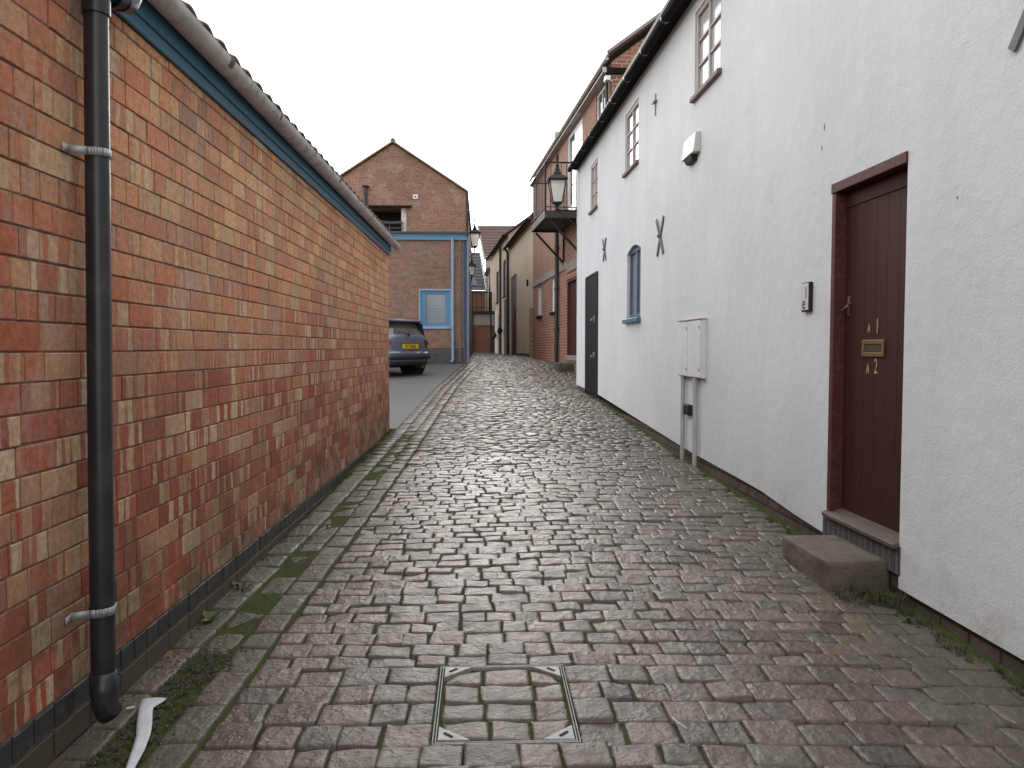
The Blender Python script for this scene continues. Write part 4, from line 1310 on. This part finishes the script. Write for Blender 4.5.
# balcony
ba0, ba1, bo = 20.05, 22.6, .93
bz = 4.98
m_ = MB(MAP_R); m_.box(ba0, ba1, .0, bo, bz - .10, bz); m_.box(ba0 - .02, ba0 + .02, 0, bo, bz - .17, bz + .01); m_.box(ba1 - .02, ba1 + .02, 0, bo, bz - .17, bz + .01); m_.box(ba0, ba1, bo - .02, bo + .02, bz - .17, bz + .01)
bal = m_.build("balcony", plain("dark_balcony_steel", (.055, .052, .050), (.035, .034, .034), 6, .6), TH)
m_ = MB(MAP_R)
rt = bz + 1.22
for (p, q) in (((ba0, 0), (ba0, bo)), ((ba0, bo), (ba1, bo)), ((ba1, bo), (ba1, 0))):
    m_.bar((p[0], p[1], rt), (q[0], q[1], rt), .035); m_.bar((p[0], p[1], bz + .10), (q[0], q[1], bz + .10), .022)
    L = math.hypot(q[0] - p[0], q[1] - p[1]); n = int(L / (.13 if p[0] == q[0] else .24))
    for i in range(n + 1):
        t = i / n
        x, o_ = p[0] + (q[0] - p[0]) * t, p[1] + (q[1] - p[1]) * t
        m_.bar((x, o_, bz), (x, o_, rt), .036 if i in (0, n) else .016)
    for i in range(n):
        t = (i + .5) / n
        x, o_ = p[0] + (q[0] - p[0]) * t, p[1] + (q[1] - p[1]) * t
        dx, dy = (q[0] - p[0]) / L * .035, (q[1] - p[1]) / L * .035
        if p[0] == q[0] and i % 2:
            ring = [(x + dx * math.cos(u), o_ + dy * math.cos(u), bz + .4 + .05 * math.sin(u)) for u in [k * math.pi / 4 for k in range(9)]]
            m_.tube(ring, .005, 5, cap=False)
m_.build("railing", M_BLACK, bal)
for a in (ba0 + .08, ba1 - .08):
    m_ = MB(MAP_R); m_.bar((a, bo - .1, bz - .2), (a, .02, bz - 1.05), .07, .05); m_.bar((a, .02, bz - 1.12), (a, .02, bz - .2), .06)
    m_.build("brace", M_BLACK, bal)
FL = empty("floodlight", (2.66, 17.6, 0), 0, "small white floodlight near the top corner of the brick townhouse", "floodlight")
FL.location = (2.78, 16.83, 7.05)
c = MB(); c.box(-.16, -.04, -.12, .06, .12, .22); fo = c.build("housing", M_WHITEPVC, FL, .01)
c = MB(); c.bar((.02, .02, .14), (-.1, 0, .16), .03); c.build("arm", M_METAL, FL)

# ------------------------------------------------------------------ CREAM AND TAN HOUSES
def flat_boards(parent, mp, name, a, b, z0, z1, mat, out=.015, label=None):
    m = MB(mp); m.box(a, b, -.05, out, z0, z1); o = m.build(name, mat, parent)
    if label: o["label"] = label
    return o
CH_ = empty("cream_house", (4.0, 0, 0), TR, "cream rendered house with a long gutter next to the brick townhouse", "house")
m_ = MB(MAP_R)
wall_grid(m_, N1 + .01, 37.8, .9, 6.25, [(34.3, 36.7, 1.0, 4.75)], 1.2, .12)
m_.prism([(0, .8), (-6, .8), (-6, 6.25), (-3, 8.6), (0, 6.25)], 37.6, 37.8, 0)
m_.build("rendered_wall", M_CREAM, CH_)
m_ = MB(MAP_R)
for (oa, za, ob, zb_) in ((.2, 6.2, -3, 8.6), (-6.2, 6.2, -3, 8.6)):
    m_.add([(N1 + .12, oa, za), (37.9, oa, za), (37.9, ob, zb_), (N1 + .12, ob, zb_), (N1 + .12, oa, za + .08), (37.9, oa, za + .08), (37.9, ob, zb_ + .1), (N1 + .12, ob, zb_ + .1)],
           [(0, 1, 2, 3), (4, 7, 6, 5), (0, 4, 5, 1), (1, 5, 6, 2), (2, 6, 7, 3), (3, 7, 4, 0)])
m_.build("roof", M_TILE, CH_)
g = MB(MAP_R); half_gutter(g, (N1 + .1, .2, 6.27), (37.9, .2, 6.25), .06); g.build("gutter", M_GUTTER_D, CH_)
flat_boards(CH_, MAP_R, "boarded_panel", 34.32, 36.68, 1.0, 4.74, M_RECESS, -.03)
flat_boards(CH_, MAP_R, "door", 35.0, 36.2, 1.2, 3.3, M_MAROON, .0)
m_ = MB(MAP_R); m_.tube([(37.3, .22, 6.22), (37.3, .07, 6.0), (37.3, .07, 1.15)], .06, 12); m_.build("downpipe", M_PIPE, CH_, smooth=True)
m_ = MB(MAP_R); m_.box(N1 + .02, N1 + .35, 0.002, .09, .9, 3.0); m_.build("brick_pier", M_TOWN, CH_)
m_ = MB(MAP_R); m_.box(30.4, 30.5, 0.0, .06, 3.9, 4.15); m_.build("vent", M_GUTTER_D, CH_)
m_ = MB(MAP_R); m_.box(N1 + .35, 34.3, .002, .03, .9, 1.28); m_.build("plinth", M_PLINTH, CH_)

TN = empty("tan_house", (4.0, 0, 0), TR, "tan rendered house with narrow dark windows and black pipes, past the cream house", "house")
m_ = MB(MAP_R)
nw = [(38.9, 40.2, 4.1, 5.9), (42.6, 44.0, 4.0, 5.7)]
nd = [(38.4, 39.7, 1.1, 3.9), (41.5, 42.8, 1.1, 3.3)]
wall_grid(m_, 37.82, 48.2, .9, 6.95, nw + nd, 1.2, .12)
m_.prism([(-.01, .9), (-6, .9), (-6, 6.95), (-3, 9.2), (-.01, 6.95)], 37.83, 38.0, 0)
m_.prism([(-.01, .9), (-6, .9), (-6, 6.95), (-3, 9.2), (-.01, 6.95)], 48.0, 48.19, 0)
m_.build("rendered_wall", M_CREAM2, TN)
m_ = MB(MAP_R)
for (oa, za, ob, zb_) in ((.2, 6.9, -3, 9.2), (-6.2, 6.9, -3, 9.2)):
    m_.add([(37.7, oa, za), (48.3, oa, za), (48.3, ob, zb_), (37.7, ob, zb_), (37.7, oa, za + .08), (48.3, oa, za + .08), (48.3, ob, zb_ + .1), (37.7, ob, zb_ + .1)],
           [(0, 1, 2, 3), (4, 7, 6, 5), (0, 4, 5, 1), (1, 5, 6, 2), (2, 6, 7, 3), (3, 7, 4, 0)])
m_.build("roof", M_TILE, TN)
g = MB(MAP_R); half_gutter(g, (37.7, .2, 6.95), (48.3, .2, 6.93), .06); g.build("gutter", M_GUTTER_D, TN)
for a, b, z0, z1 in nw: window(TN, MAP_R, a, b, z0, z1, 1, 2, M_GUTTER_D, M_DARK, M_GUTTER_D, out=-.03)
for a, b, z0, z1 in nd: flat_boards(TN, MAP_R, "door", a, b, z0, z1, M_BLACK, -.02)
for a in (40.9,): 
    m_ = MB(MAP_R); m_.tube([(a, .22, 6.9), (a, .08, 6.7), (a, .08, 1.15)], .06, 12); m_.build("downpipe", M_PIPE, TN, smooth=True)
m_ = MB(MAP_R); m_.box(43.4, 44.2, .0, .05, 1.2, 3.6); m_.build("white_post", M_WHITEPVC, TN)
for a, z in ((39.9, 2.4), (43.2, 2.2)):
    m_ = MB(MAP_R); m_.lathe((a, .2, z), [(.05, -.2), (.14, -.05), (.10, .12), (.04, .2)], 10); m_.bar((a, 0, z), (a, .2, z), .03); m_.build("door_lamp", M_BLACK, TN)

# ------------------------------------------------------------------ END OF THE LANE
EG = empty("iron_walkway", (0, 45.0, 1.2), 0, "black iron walkway with railing over a brick wall at the lane end", "walkway")
m_ = MB()
m_.bar((-.56, 0, 0), (-.56, 0, 3.5), .10); m_.bar((.53, 0, 0), (.53, 0, 3.5), .10)
m_.build("post", M_BLACK, EG)
m_ = MB(); m_.box(-.70, 1.1, -.08, .9, 2.27, 2.42); m_.build("deck", M_BLACK, EG)
m_ = MB(); m_.bar((-.66, 0, 3.48), (.6, 0, 3.48), .05); m_.bar((-.66, 0, 2.62), (.6, 0, 2.62), .03)
for x in (-.3, .0, .25): m_.bar((x, 0, 2.4), (x, 0, 3.48), .03)
m_.build("railing", M_BLACK, EG)
m_ = MB(); m_.box(-.50, .48, .05, .09, 1.62, 2.22); m_.build("infill_panel", plain("grey_pink_panel", (.30, .25, .24), (.24, .20, .19), 4, .7), EG)
BW = MB(); BW.box(-1.2, .95, 45.12, 45.35, .9, 2.80); bw = BW.build("brick_wall", M_FARBRICK, None)
tag(bw, "low dark red brick wall closing the end of the lane", "wall")

SH = empty("slate_roofed_house", (0, 47, 0), 0, "small brick house with steep dark slate roof and pale blue bargeboard at lane end", "house")
m_ = MB(); m_.box(-4, .22, .2, 4, .9, 4.95); m_.build("brick_wall", M_FARBRICK, SH)
def slope_roof(parent, x0, x1, y0, z0, y1, z1, mat, rows, lean=0.0, leanr=0.0):
    """tile courses as overlapping steps, eave (y0,z0) to ridge (y1,z1)"""
    m = MB()
    for k in range(rows):
        t0, t1 = k / rows, (k + 1) / rows
        ya, za, yb, zb_ = y0 + (y1 - y0) * t0, z0 + (z1 - z0) * t0, y0 + (y1 - y0) * t1, z0 + (z1 - z0) * t1
        xa, xb = x0 + lean * t0, x0 + lean * t1
        u0, u1 = x1 + leanr * t0, x1 + leanr * t1
        m.add([(xa, ya, za + .05), (u0, ya, za + .05), (u1, yb, zb_ + .0), (xb, yb, zb_ + .0), (xa, ya, za - .02), (u0, ya, za - .02)], [(0, 1, 2, 3), (0, 4, 5, 1)])
    return m.build("roof", mat, parent)
slope_roof(SH, -4, .22, 0, 4.97, 2.2, 7.5, M_SLATE, 12, 0, -.34)
m_ = MB(); m_.bar((.27, -.02, 4.95), (-.07, 2.2, 7.55), .06, .16); m_.build("bargeboard", M_PBLUE, SH)
BT = empty("brown_tiled_house", (0, 52, 0), 0, "far house with a broad brown tiled roof beyond the lane end", "house")
m_ = MB(); m_.box(.25, 7, .1, 6, .9, 7.6); m_.build("rendered_wall", M_CREAM2, BT)
slope_roof(BT, .22, 7.2, 0, 7.4, 3.0, 9.95, M_TILE_BROWN, 11, -.45)
m_ = MB(); m_.bar((.17, -.03, 7.36), (-.27, 3.0, 10.0), .10, .14); m_.bar((-.27, 3.0, 10.0), (7.2, 3.0, 10.0), .14); m_.build("verge", M_CONC, BT)
GHS = empty("grey_outhouse", (.42, 48.6, 1.2), 0, "small grey lean-to with dark window tucked past the tan house", "outhouse")
m_ = MB(); m_.box(0, 1.2, 0, 3, 0, 5.0); m_.build("rendered_wall", M_CREAM, GHS)
m_ = MB(); m_.prism([(-.25, 5.0), (1.4, 5.0), (1.4, 5.6), (-.05, 5.25)], -.15, 3, 1); m_.build("roof", M_SLATE, GHS)
m_ = MB(); m_.box(.02, .35, -.03, .0, 2.6, 4.1); m_.build("window", M_DARK, GHS)

# ------------------------------------------------------------------ CAR
def make_car():
    root = empty("parked_car", (0, 0, 0), 0, "grey blue hatchback with yellow rear number plate parked in the tarmac yard", "car")
    body_m = N("car_paint"); body_m.b.inputs["Metallic"].default_value = .55; body_m.b.inputs["Coat Weight"].default_value = .8; body_m.b.inputs["Coat Roughness"].default_value = .05
    MBODY = body_m.out(body_m.mix(body_m.noise(300, 2), (.13, .17, .245), (.15, .19, .265)), .35)
    MCG = glass_mat("car_glass", (.10, .105, .10), .03)
    # rear at y=0 facing -y; front at y=3.9
    prof = [(.10, .30), (.03, .33), (-.01, .40), (-.03, .50), (-.03, .58), (.035, .625), (.05, .74), (.07, .90), (.105, .985),
            (.145, 1.03), (.22, 1.15), (.30, 1.27), (.335, 1.33), (.26, 1.375), (.30, 1.425), (.6, 1.462), (1.1, 1.485), (1.7, 1.47), (2.2, 1.41), (2.55, 1.24), (3.0, 1.0), (3.2, .95), (3.65, .86), (3.86, .72), (3.92, .50), (3.90, .30), (3.8, .22)]
    def hw_(z, y):
        w0 = float(np.interp(z, [.2, .3, .55, .8, .98, 1.15, 1.33, 1.48], [.76, .81, .845, .84, .81, .74, .655, .60]))
        return w0
    nt_ = 17
    m = MB()
    T = np.linspace(-1, 1, nt_)
    def P(k, t):
        y, z = prof[k]
        w_ = hw_(z, y)
        rr = abs(t) ** 5
        sh = .20 * rr + .035 * t * t
        yy_ = y + (sh if k < 13 else -sh * .8 if y > 3.0 else 0)
        zz = z - (.055 * t * t if z > 1.36 else 0)
        return (t * w_, yy_, zz)
    for k in range(len(prof)):
        for t in T: m.v.append(P(k, t))
    for k in range(len(prof) - 1):
        if 9 <= k <= 11 or 18 <= k <= 19:     # glass bands handled apart
            rng_i = [0, 1, nt_ - 3, nt_ - 2]
        else:
            rng_i = range(nt_ - 1)
        for i in rng_i:
            a = k * nt_ + i
            m.f.append([a, a + 1, a + nt_ + 1, a + nt_])
    # sides: lower body strip and upper greenhouse, matched by height
    for s in (0, nt_ - 1):
        lo_r = [k for k in range(0, 9)]; lo_f = [26, 26, 25, 24, 24, 23, 23, 22, 21]
        for i in range(len(lo_r) - 1):
            ids = [lo_r[i] * nt_ + s, lo_r[i + 1] * nt_ + s, lo_f[i + 1] * nt_ + s]
            if lo_f[i] != lo_f[i + 1]: ids.append(lo_f[i] * nt_ + s)
            m.f.append(ids)
        up = [k for k in range(13, 19)]
        m.f.append([k * nt_ + s for k in range(13, 19)])
        # pillars
        m.f.append([8 * nt_ + s, 9 * nt_ + s, 10 * nt_ + s, 11 * nt_ + s, 12 * nt_ + s, 13 * nt_ + s])
    body = m.build("body", MBODY, root, smooth=True)
    for (ka, kb) in ((9, 12), (18, 20)):
        g = MB()
        base = len(g.v)
        ii = list(range(2, nt_ - 2))
        for k in range(ka, kb + 1):
            for i in ii:
                p = P(k, T[i]); g.v.append((p[0], p[1] + (.006 if ka == 9 else -.006), p[2]))
        n = len(ii)
        for k in range(kb - ka):
            for i in range(n - 1):
                a = base + k * n + i
                g.f.append([a, a + 1, a + n + 1, a + n])
        g.build("rear_window" if ka == 9 else "windscreen", MCG, root, smooth=True)
    # side windows
    for s in (-1, 1):
        g = MB()
        g.add([(s * .80, .32, 1.0), (s * .80, 3.0, 1.0), (s * .66, 2.28, 1.36), (s * .655, .62, 1.36)], [(0, 1, 2, 3)])
        g.build("side_window", MCG, root)
    # dark lower bumper band and number plate recess
    DK = plain("black_trim", (.02, .021, .024), (.03, .03, .032), 5, .5)
    m = MB()
    for (za, zb_, yo) in ((.42, .54, -.045), (.27, .34, .0)):
        base = len(m.v)
        for z in (za, zb_):
            for t in T[1:-1]:
                w_ = hw_(z, 0); m.v.append((t * w_, yo + .20 * abs(t) ** 5 + .035 * t * t + (.08 if z < .28 else 0), z))
        n = nt_ - 2
        for i in range(n - 1): m.f.append([base + i, base + i + 1, base + n + i + 1, base + n + i])
    bp = m.build("bumper_trim", DK, root, smooth=True)
    sd = bp.modifiers.new("thick", 'SOLIDIFY'); sd.thickness = .01
    # spoiler
    m = MB(); m.add([(-.58, .20, 1.355), (.58, .20, 1.355), (.60, .42, 1.41), (-.60, .42, 1.41), (-.58, .19, 1.385), (.58, .19, 1.385), (.60, .42, 1.44), (-.60, .42, 1.44)],
                    [(0, 1, 2, 3), (4, 7, 6, 5), (0, 4, 5, 1), (1, 5, 6, 2), (2, 6, 7, 3), (3, 7, 4, 0)])
    m.build("spoiler", MBODY, root, .006)
    m = MB(); m.add([(-.57, .31, 1.452), (.57, .31, 1.452), (.58, 1.0, 1.492), (-.58, 1.0, 1.492)], [(0, 1, 2, 3)])
    # tail lights
    RED = N("tail_light_red"); RM = RED.out((.30, .012, .015), .15)
    for s in (-1, 1):
        m = MB()
        pts = [(s * .60, .075, .80), (s * .60, .09, .92), (s * .78, .19, .94), (s * .83, .32, .93), (s * .845, .33, .80), (s * .80, .18, .78)]
        m.add(pts + [(p[0], p[1] - .022, p[2]) for p in pts], [(0, 1, 2, 3, 4, 5), (6, 7, 8, 9, 10, 11)] + [(i, (i + 1) % 6, 6 + (i + 1) % 6, 6 + i) for i in range(6)])
        m.build("tail_light", RM, root, .008, seg=2)
    # plate
    m = MB(); m.box(-.26, .26, .018, .036, .69, .80)
    pl = m.build("number_plate", N("yellow_plate").out((.72, .50, .02), .35), root, .003)
    text_mesh("lettering", "R7 ENG", .115, plain("plate_black", (.01, .01, .01), (.012, .012, .012), 4, .5), pl, (0, .0155, .745), (R(90), 0, 0), .001, .95, .002)
    m = MB(); m.lathe((0, 0, 0), [(.03, 0), (.05, .008), (.03, .014)], 16)
    bd_ = m.build("badge", M_METAL, root); bd_.rotation_euler = (R(90), 0, 0); bd_.location = (0, .062, .885)
    m = MB(); m.bar((-.3, .045, .84), (.3, .045, .84), .012, .03); m.build("handle", plain("chrome_strip", (.5, .5, .5), (.4, .4, .4), 5, .2, .9), root)
    m = MB(); m.bar((.02, .10, 1.045), (-.33, .125, 1.10), .018); m.tube([(.03, .13, 1.03), (.03, .09, 1.05)], .03, 10); m.build("wiper", M_BLACK, root)
    m = MB(); m.tube([(.45, .05, .235), (.45, .3, .235)], .03, 12); m.build("exhaust", M_METAL, root)
    # underbody and wheels
    m = MB(); m.box(-.56, .56, .95, 3.7, .20, .42); m.box(-.7, .7, .22, .95, .33, .42); m.build("underbody", M_DARK, root)
    tyre_m = plain("tyre_rubber", (.018, .018, .018), (.026, .025, .024), 9, .8)
    for s in (-1, 1):
        for yy_ in (.72, 3.15):
            ar = MB(); ar.tube([(s * .60, yy_, .31), (s * .846, yy_, .31)], .36, 24); ar.build("wheel_arch", M_DARK, root)
            wh = MB()
            prof_w = [(.20, -.09), (.29, -.095), (.305, -.07), (.305, .07), (.29, .095), (.20, .09)]
            n = 28
            for r_, o_ in prof_w:
                for j in range(n):
                    u = 2 * math.pi * j / n; wh.v.append((s * (.775) + o_, yy_ + r_ * math.cos(u), .305 + r_ * math.sin(u)))
            for i in range(5):
                for j in range(n): wh.f.append([i * n + j, i * n + (j + 1) % n, (i + 1) * n + (j + 1) % n, (i + 1) * n + j])
            wo = wh.build("wheel", tyre_m, root, smooth=True)
            rm_ = MB(); cx = s * .775
            rm_.tube([(cx - .05, yy_, .305), (cx + .05, yy_, .305)], .205, 24)
            for k in range(5):
                u = 2 * math.pi * k / 5
                rm_.bar((cx + s * .075, yy_, .305), (cx + s * .075, yy_ + .19 * math.cos(u), .305 + .19 * math.sin(u)), .05, .04)
            rm_.build("rim", M_METAL, wo)
    return root
car = make_car()
car.location = (-1.80, 20.0, float(G(-1.8, 20.0)) + .002)
car.rotation_euler = (0, 0, R(49))
car.scale = (1.04, 1.04, 1.03)

# ------------------------------------------------------------------ SMALL THINGS ON THE GROUND
M_PAPER = plain("crumpled_white_paper", (.62, .62, .64), (.48, .48, .52), 14, .8, bump=.5, bscale=25, bdist=.01)
def gz3(x, y, d=0): return float(G(x, y)) + d
def litter(name, pts, mat, label, cat, lift=.006):
    """pts = outline pairs (left,right) along a strip"""
    m = MB(); cx, cy = pts[0][0][0], pts[0][0][1]
    n = 5
    for i, (l_, r_) in enumerate(pts):
        for k in range(n):
            t = k / (n - 1)
            x, y = l_[0] * (1 - t) + r_[0] * t, l_[1] * (1 - t) + r_[1] * t
            z = gz3(x, y) + lift + .010 * abs(mnoise.noise((x * 22, y * 14, 2))) + .004 * math.sin(t * math.pi)
            m.v.append((x - cx, y - cy, z - gz3(cx, cy)))
    for i in range(len(pts) - 1):
        for k in range(n - 1):
            a = i * n + k; m.f.append([a, a + 1, a + n + 1, a + n])
    o = m.build(name, mat, None, smooth=True)
    o.location = (cx, cy, gz3(cx, cy))
    sd = o.modifiers.new("thick", 'SOLIDIFY'); sd.thickness = .0015
    return tag(o, label, cat)
LITTER_P = [((-1.305, 2.992), (-1.218, 3.004)), ((-1.302, 2.965), (-1.222, 2.975)), ((-1.292, 2.93), (-1.240, 2.93)), ((-1.275, 2.88), (-1.222, 2.88)), ((-1.245, 2.80), (-1.190, 2.80)), ((-1.213, 2.72), (-1.163, 2.72)), ((-1.188, 2.63), (-1.145, 2.63)), ((-1.156, 2.51), (-1.128, 2.51)), ((-1.125, 2.40), (-1.115, 2.40))]
litter("paper_scrap", LITTER_P, M_PAPER, "torn white paper strip lying on the setts by the downpipe foot", "paper")
def small_tube(name, x, y, L, r, ang, mat, label, cat):
    m = MB(); m.tube([(-L / 2, 0, 0), (L / 2, 0, 0)], r, 10); o = m.build(name, mat, None, smooth=True)
    o.location = (x, y, gz3(x, y) + r + .004); o.rotation_euler = (0, 0, ang)
    return tag(o, label, cat)
small_tube("cigarette_butt", -1.322, 2.925, .030, .0042, .5, M_PAPER, "white cigarette butt between the pipe shoe and the paper strip", "cigarette butt")
m = MB(); m.tube([(-.01, .035, 0), (-.008, .012, .004), (.002, -.012, .003), (.018, -.042, 0), (.022, -.050, 0)], .0028, 6)
o = m.build("plastic_curl", M_PAPER, None, smooth=True); o.location = (.71, 2.76, gz3(.71, 2.76) + .012); tag(o, "tiny white plastic curl lying on the open setts beyond the manhole", "litter")

# dead leaves, grit and soil crumbs (nobody could count them)
def scatter(name, pts, mat, smin, smax, flat=.3, label=None, cat=None):
    m = MB()
    for (x, y) in pts:
        s = random.uniform(smin, smax); a = random.uniform(0, 6.28)
        z = gz3(x, y) - .004
        n = random.choice((4, 5, 6))
        ring = []
        for k in range(n):
            u = a + 2 * math.pi * k / n
            q = s * random.uniform(.6, 1.2)
            ring.append((x + q * math.cos(u), y + q * math.sin(u), z + random.uniform(.0, flat * s)))
        top_ = (x, y, z + flat * s * random.uniform(1.0, 2.2))
        k0 = len(m.v); m.v += ring + [top_]
        for k in range(n): m.f.append([k0 + k, k0 + (k + 1) % n, k0 + n])
    o = m.build(name, mat, None)
    return tag(o, label, cat, kind='stuff')
M_LEAF = plain("dead_leaf_brown", (.050, .033, .022), (.026, .020, .015), 30, .8)
M_GRIT = plain("pale_grit", (.34, .31, .27), (.20, .18, .15), 60, .9)
pts = []
for _ in range(1700):
    y = random.uniform(1.8, 3.5); x = float(kerb_x(y)) - .235 + random.gauss(0, .075) + (-.04 if y < 2.9 else 0)
    pts.append((x, y))
for _ in range(160):
    y = random.uniform(3.4, 7); pts.append((float(kerb_x(y)) - .235 + random.gauss(0, .03), y))
scatter("leaf_litter", pts, M_LEAF, .003, .012, .35, "brown leaf crumbs and soil filling the channel near the downpipe foot", "debris")
pts = [(random.uniform(-1.3, 2.15), random.uniform(2.0, 9.0)) for _ in range(260)] + [(float(kerb_x(y)) - .23 + random.gauss(0, .07), y) for y in [random.uniform(2, 4.5) for _ in range(120)]]
scatter("loose_grit", pts, M_GRIT, .0015, .0042, .6, "pale grit specks strewn over the setts", "grit")

def tufts(name, spots, mat, blades, hmin, hmax, wid, label, cat):
    m = MB()
    for (x, y, z, s) in spots:
        for _ in range(blades):
            a = random.uniform(0, 6.28); h = random.uniform(hmin, hmax) * s; ln = random.uniform(.2, .9) * h
            bx, by = x + random.gauss(0, .012 * s), y + random.gauss(0, .012 * s)
            w_ = wid * random.uniform(.6, 1.3)
            dx, dy = math.cos(a), math.sin(a); px, py = -dy * w_, dx * w_
            p0 = (bx - px, by - py, z); p1 = (bx + px, by + py, z)
            mx_ = (bx + dx * ln * .5, by + dy * ln * .5, z + h * .75)
            p2 = (mx_[0] + px * .8, mx_[1] + py * .8, mx_[2]); p3 = (mx_[0] - px * .8, mx_[1] - py * .8, mx_[2])
            p4 = (bx + dx * ln, by + dy * ln, z + h * random.uniform(.7, 1.05))
            k = len(m.v); m.v += [p0, p1, p2, p3, p4]; m.f += [[k, k + 1, k + 2, k + 3], [k + 3, k + 2, k + 4]]
    return tag(m.build(name, mat, None), label, cat, kind='stuff')
M_MOSS = plain("moss_green", (.055, .085, .018), (.085, .105, .035), 40, .9)
M_WEED = plain("weed_green", (.060, .115, .025), (.085, .11, .045), 30, .7)
M_DRYWEED = plain("dry_weed", (.085, .075, .038), (.045, .055, .022), 30, .8)
sp = []
for _ in range(800):     # at the foot of the outbuilding
    a = random.uniform(2.0, 10.9); x = -1.45 + .0141 * a + random.uniform(.0, .05)
    if mnoise.noise((a * 1.3, 0, 5)) > -.12: sp.append((x, a, gz3(x, a, -.01), random.uniform(.3, 1.0)))
for _ in range(300):     # at the foot of the white wall
    a = random.uniform(2.4, 15); x = 2.27 - .01785 * a - random.uniform(.0, .07)
    if 4.1 < a < 4.95: continue
    if mnoise.noise((a * 1.3, 3, 1)) > -.05: sp.append((x, a, gz3(x, a, -.01), random.uniform(.3, 1.0)))
tufts("moss", sp, M_MOSS, 9, .006, .026, .0032, "low moss growing along the foot of both walls", "moss")
sp = []
for _ in range(110):
    x, y = random.gauss(2.12, .08), random.gauss(4.03, .09)
    sp.append((min(x, 2.22), y, gz3(x, y, -.01), random.uniform(.5, 1.3)))
for _ in range(90):
    y = random.uniform(2.9, 4.0); x = 2.19 - .018 * y + .02 + random.gauss(0, .025)
    sp.append((x, y, gz3(x, y, -.01), random.uniform(.3, .8)))
tufts("dry_grass", sp, M_DRYWEED, 14, .02, .075, .0016, "dry wispy grass round the sandstone step", "grass")
sp2 = [(s[0], s[1], s[2], s[3] * .6) for s in sp[::2]]
def weed(x, y, s, label, grp="small weeds at the wall feet"):
    m = MB()
    for k in range(9):
        a = random.uniform(0, 6.28); L = s * random.uniform(.6, 1.1); el = random.uniform(.3, 1.1)
        c0 = Vector((random.gauss(0, s * .12), random.gauss(0, s * .12), 0))
        dv = Vector((math.cos(a) * math.cos(el), math.sin(a) * math.cos(el), math.sin(el)))
        sd_ = Vector((-math.sin(a), math.cos(a), 0)) * L * .28
        tip = c0 + dv * L; mid_ = c0 + dv * L * .6 + Vector((0, 0, L * .05))
        kk = len(m.v)
        m.v += [tuple(c0), tuple(mid_ + sd_), tuple(tip - Vector((0, 0, L * .15))), tuple(mid_ - sd_)]
        m.f += [[kk, kk + 1, kk + 2, kk + 3]]
    o = m.build("weed", M_WEED, None); o.location = (x, y, gz3(x, y, -.005))
    return tag(o, label, "weed", grp)
weed(-1.33, 4.30, .075, "small leafy green weed at the brick wall foot, topmost of two")
weed(-1.34, 3.85, .07, "small leafy green weed at the brick wall foot, nearer the downpipe")
weed(2.10, 3.72, .045, "low green weed under the white wall beside the sandstone step")
weed(2.14, 5.35, .040, "low green weed beyond the sandstone step at the wall foot")
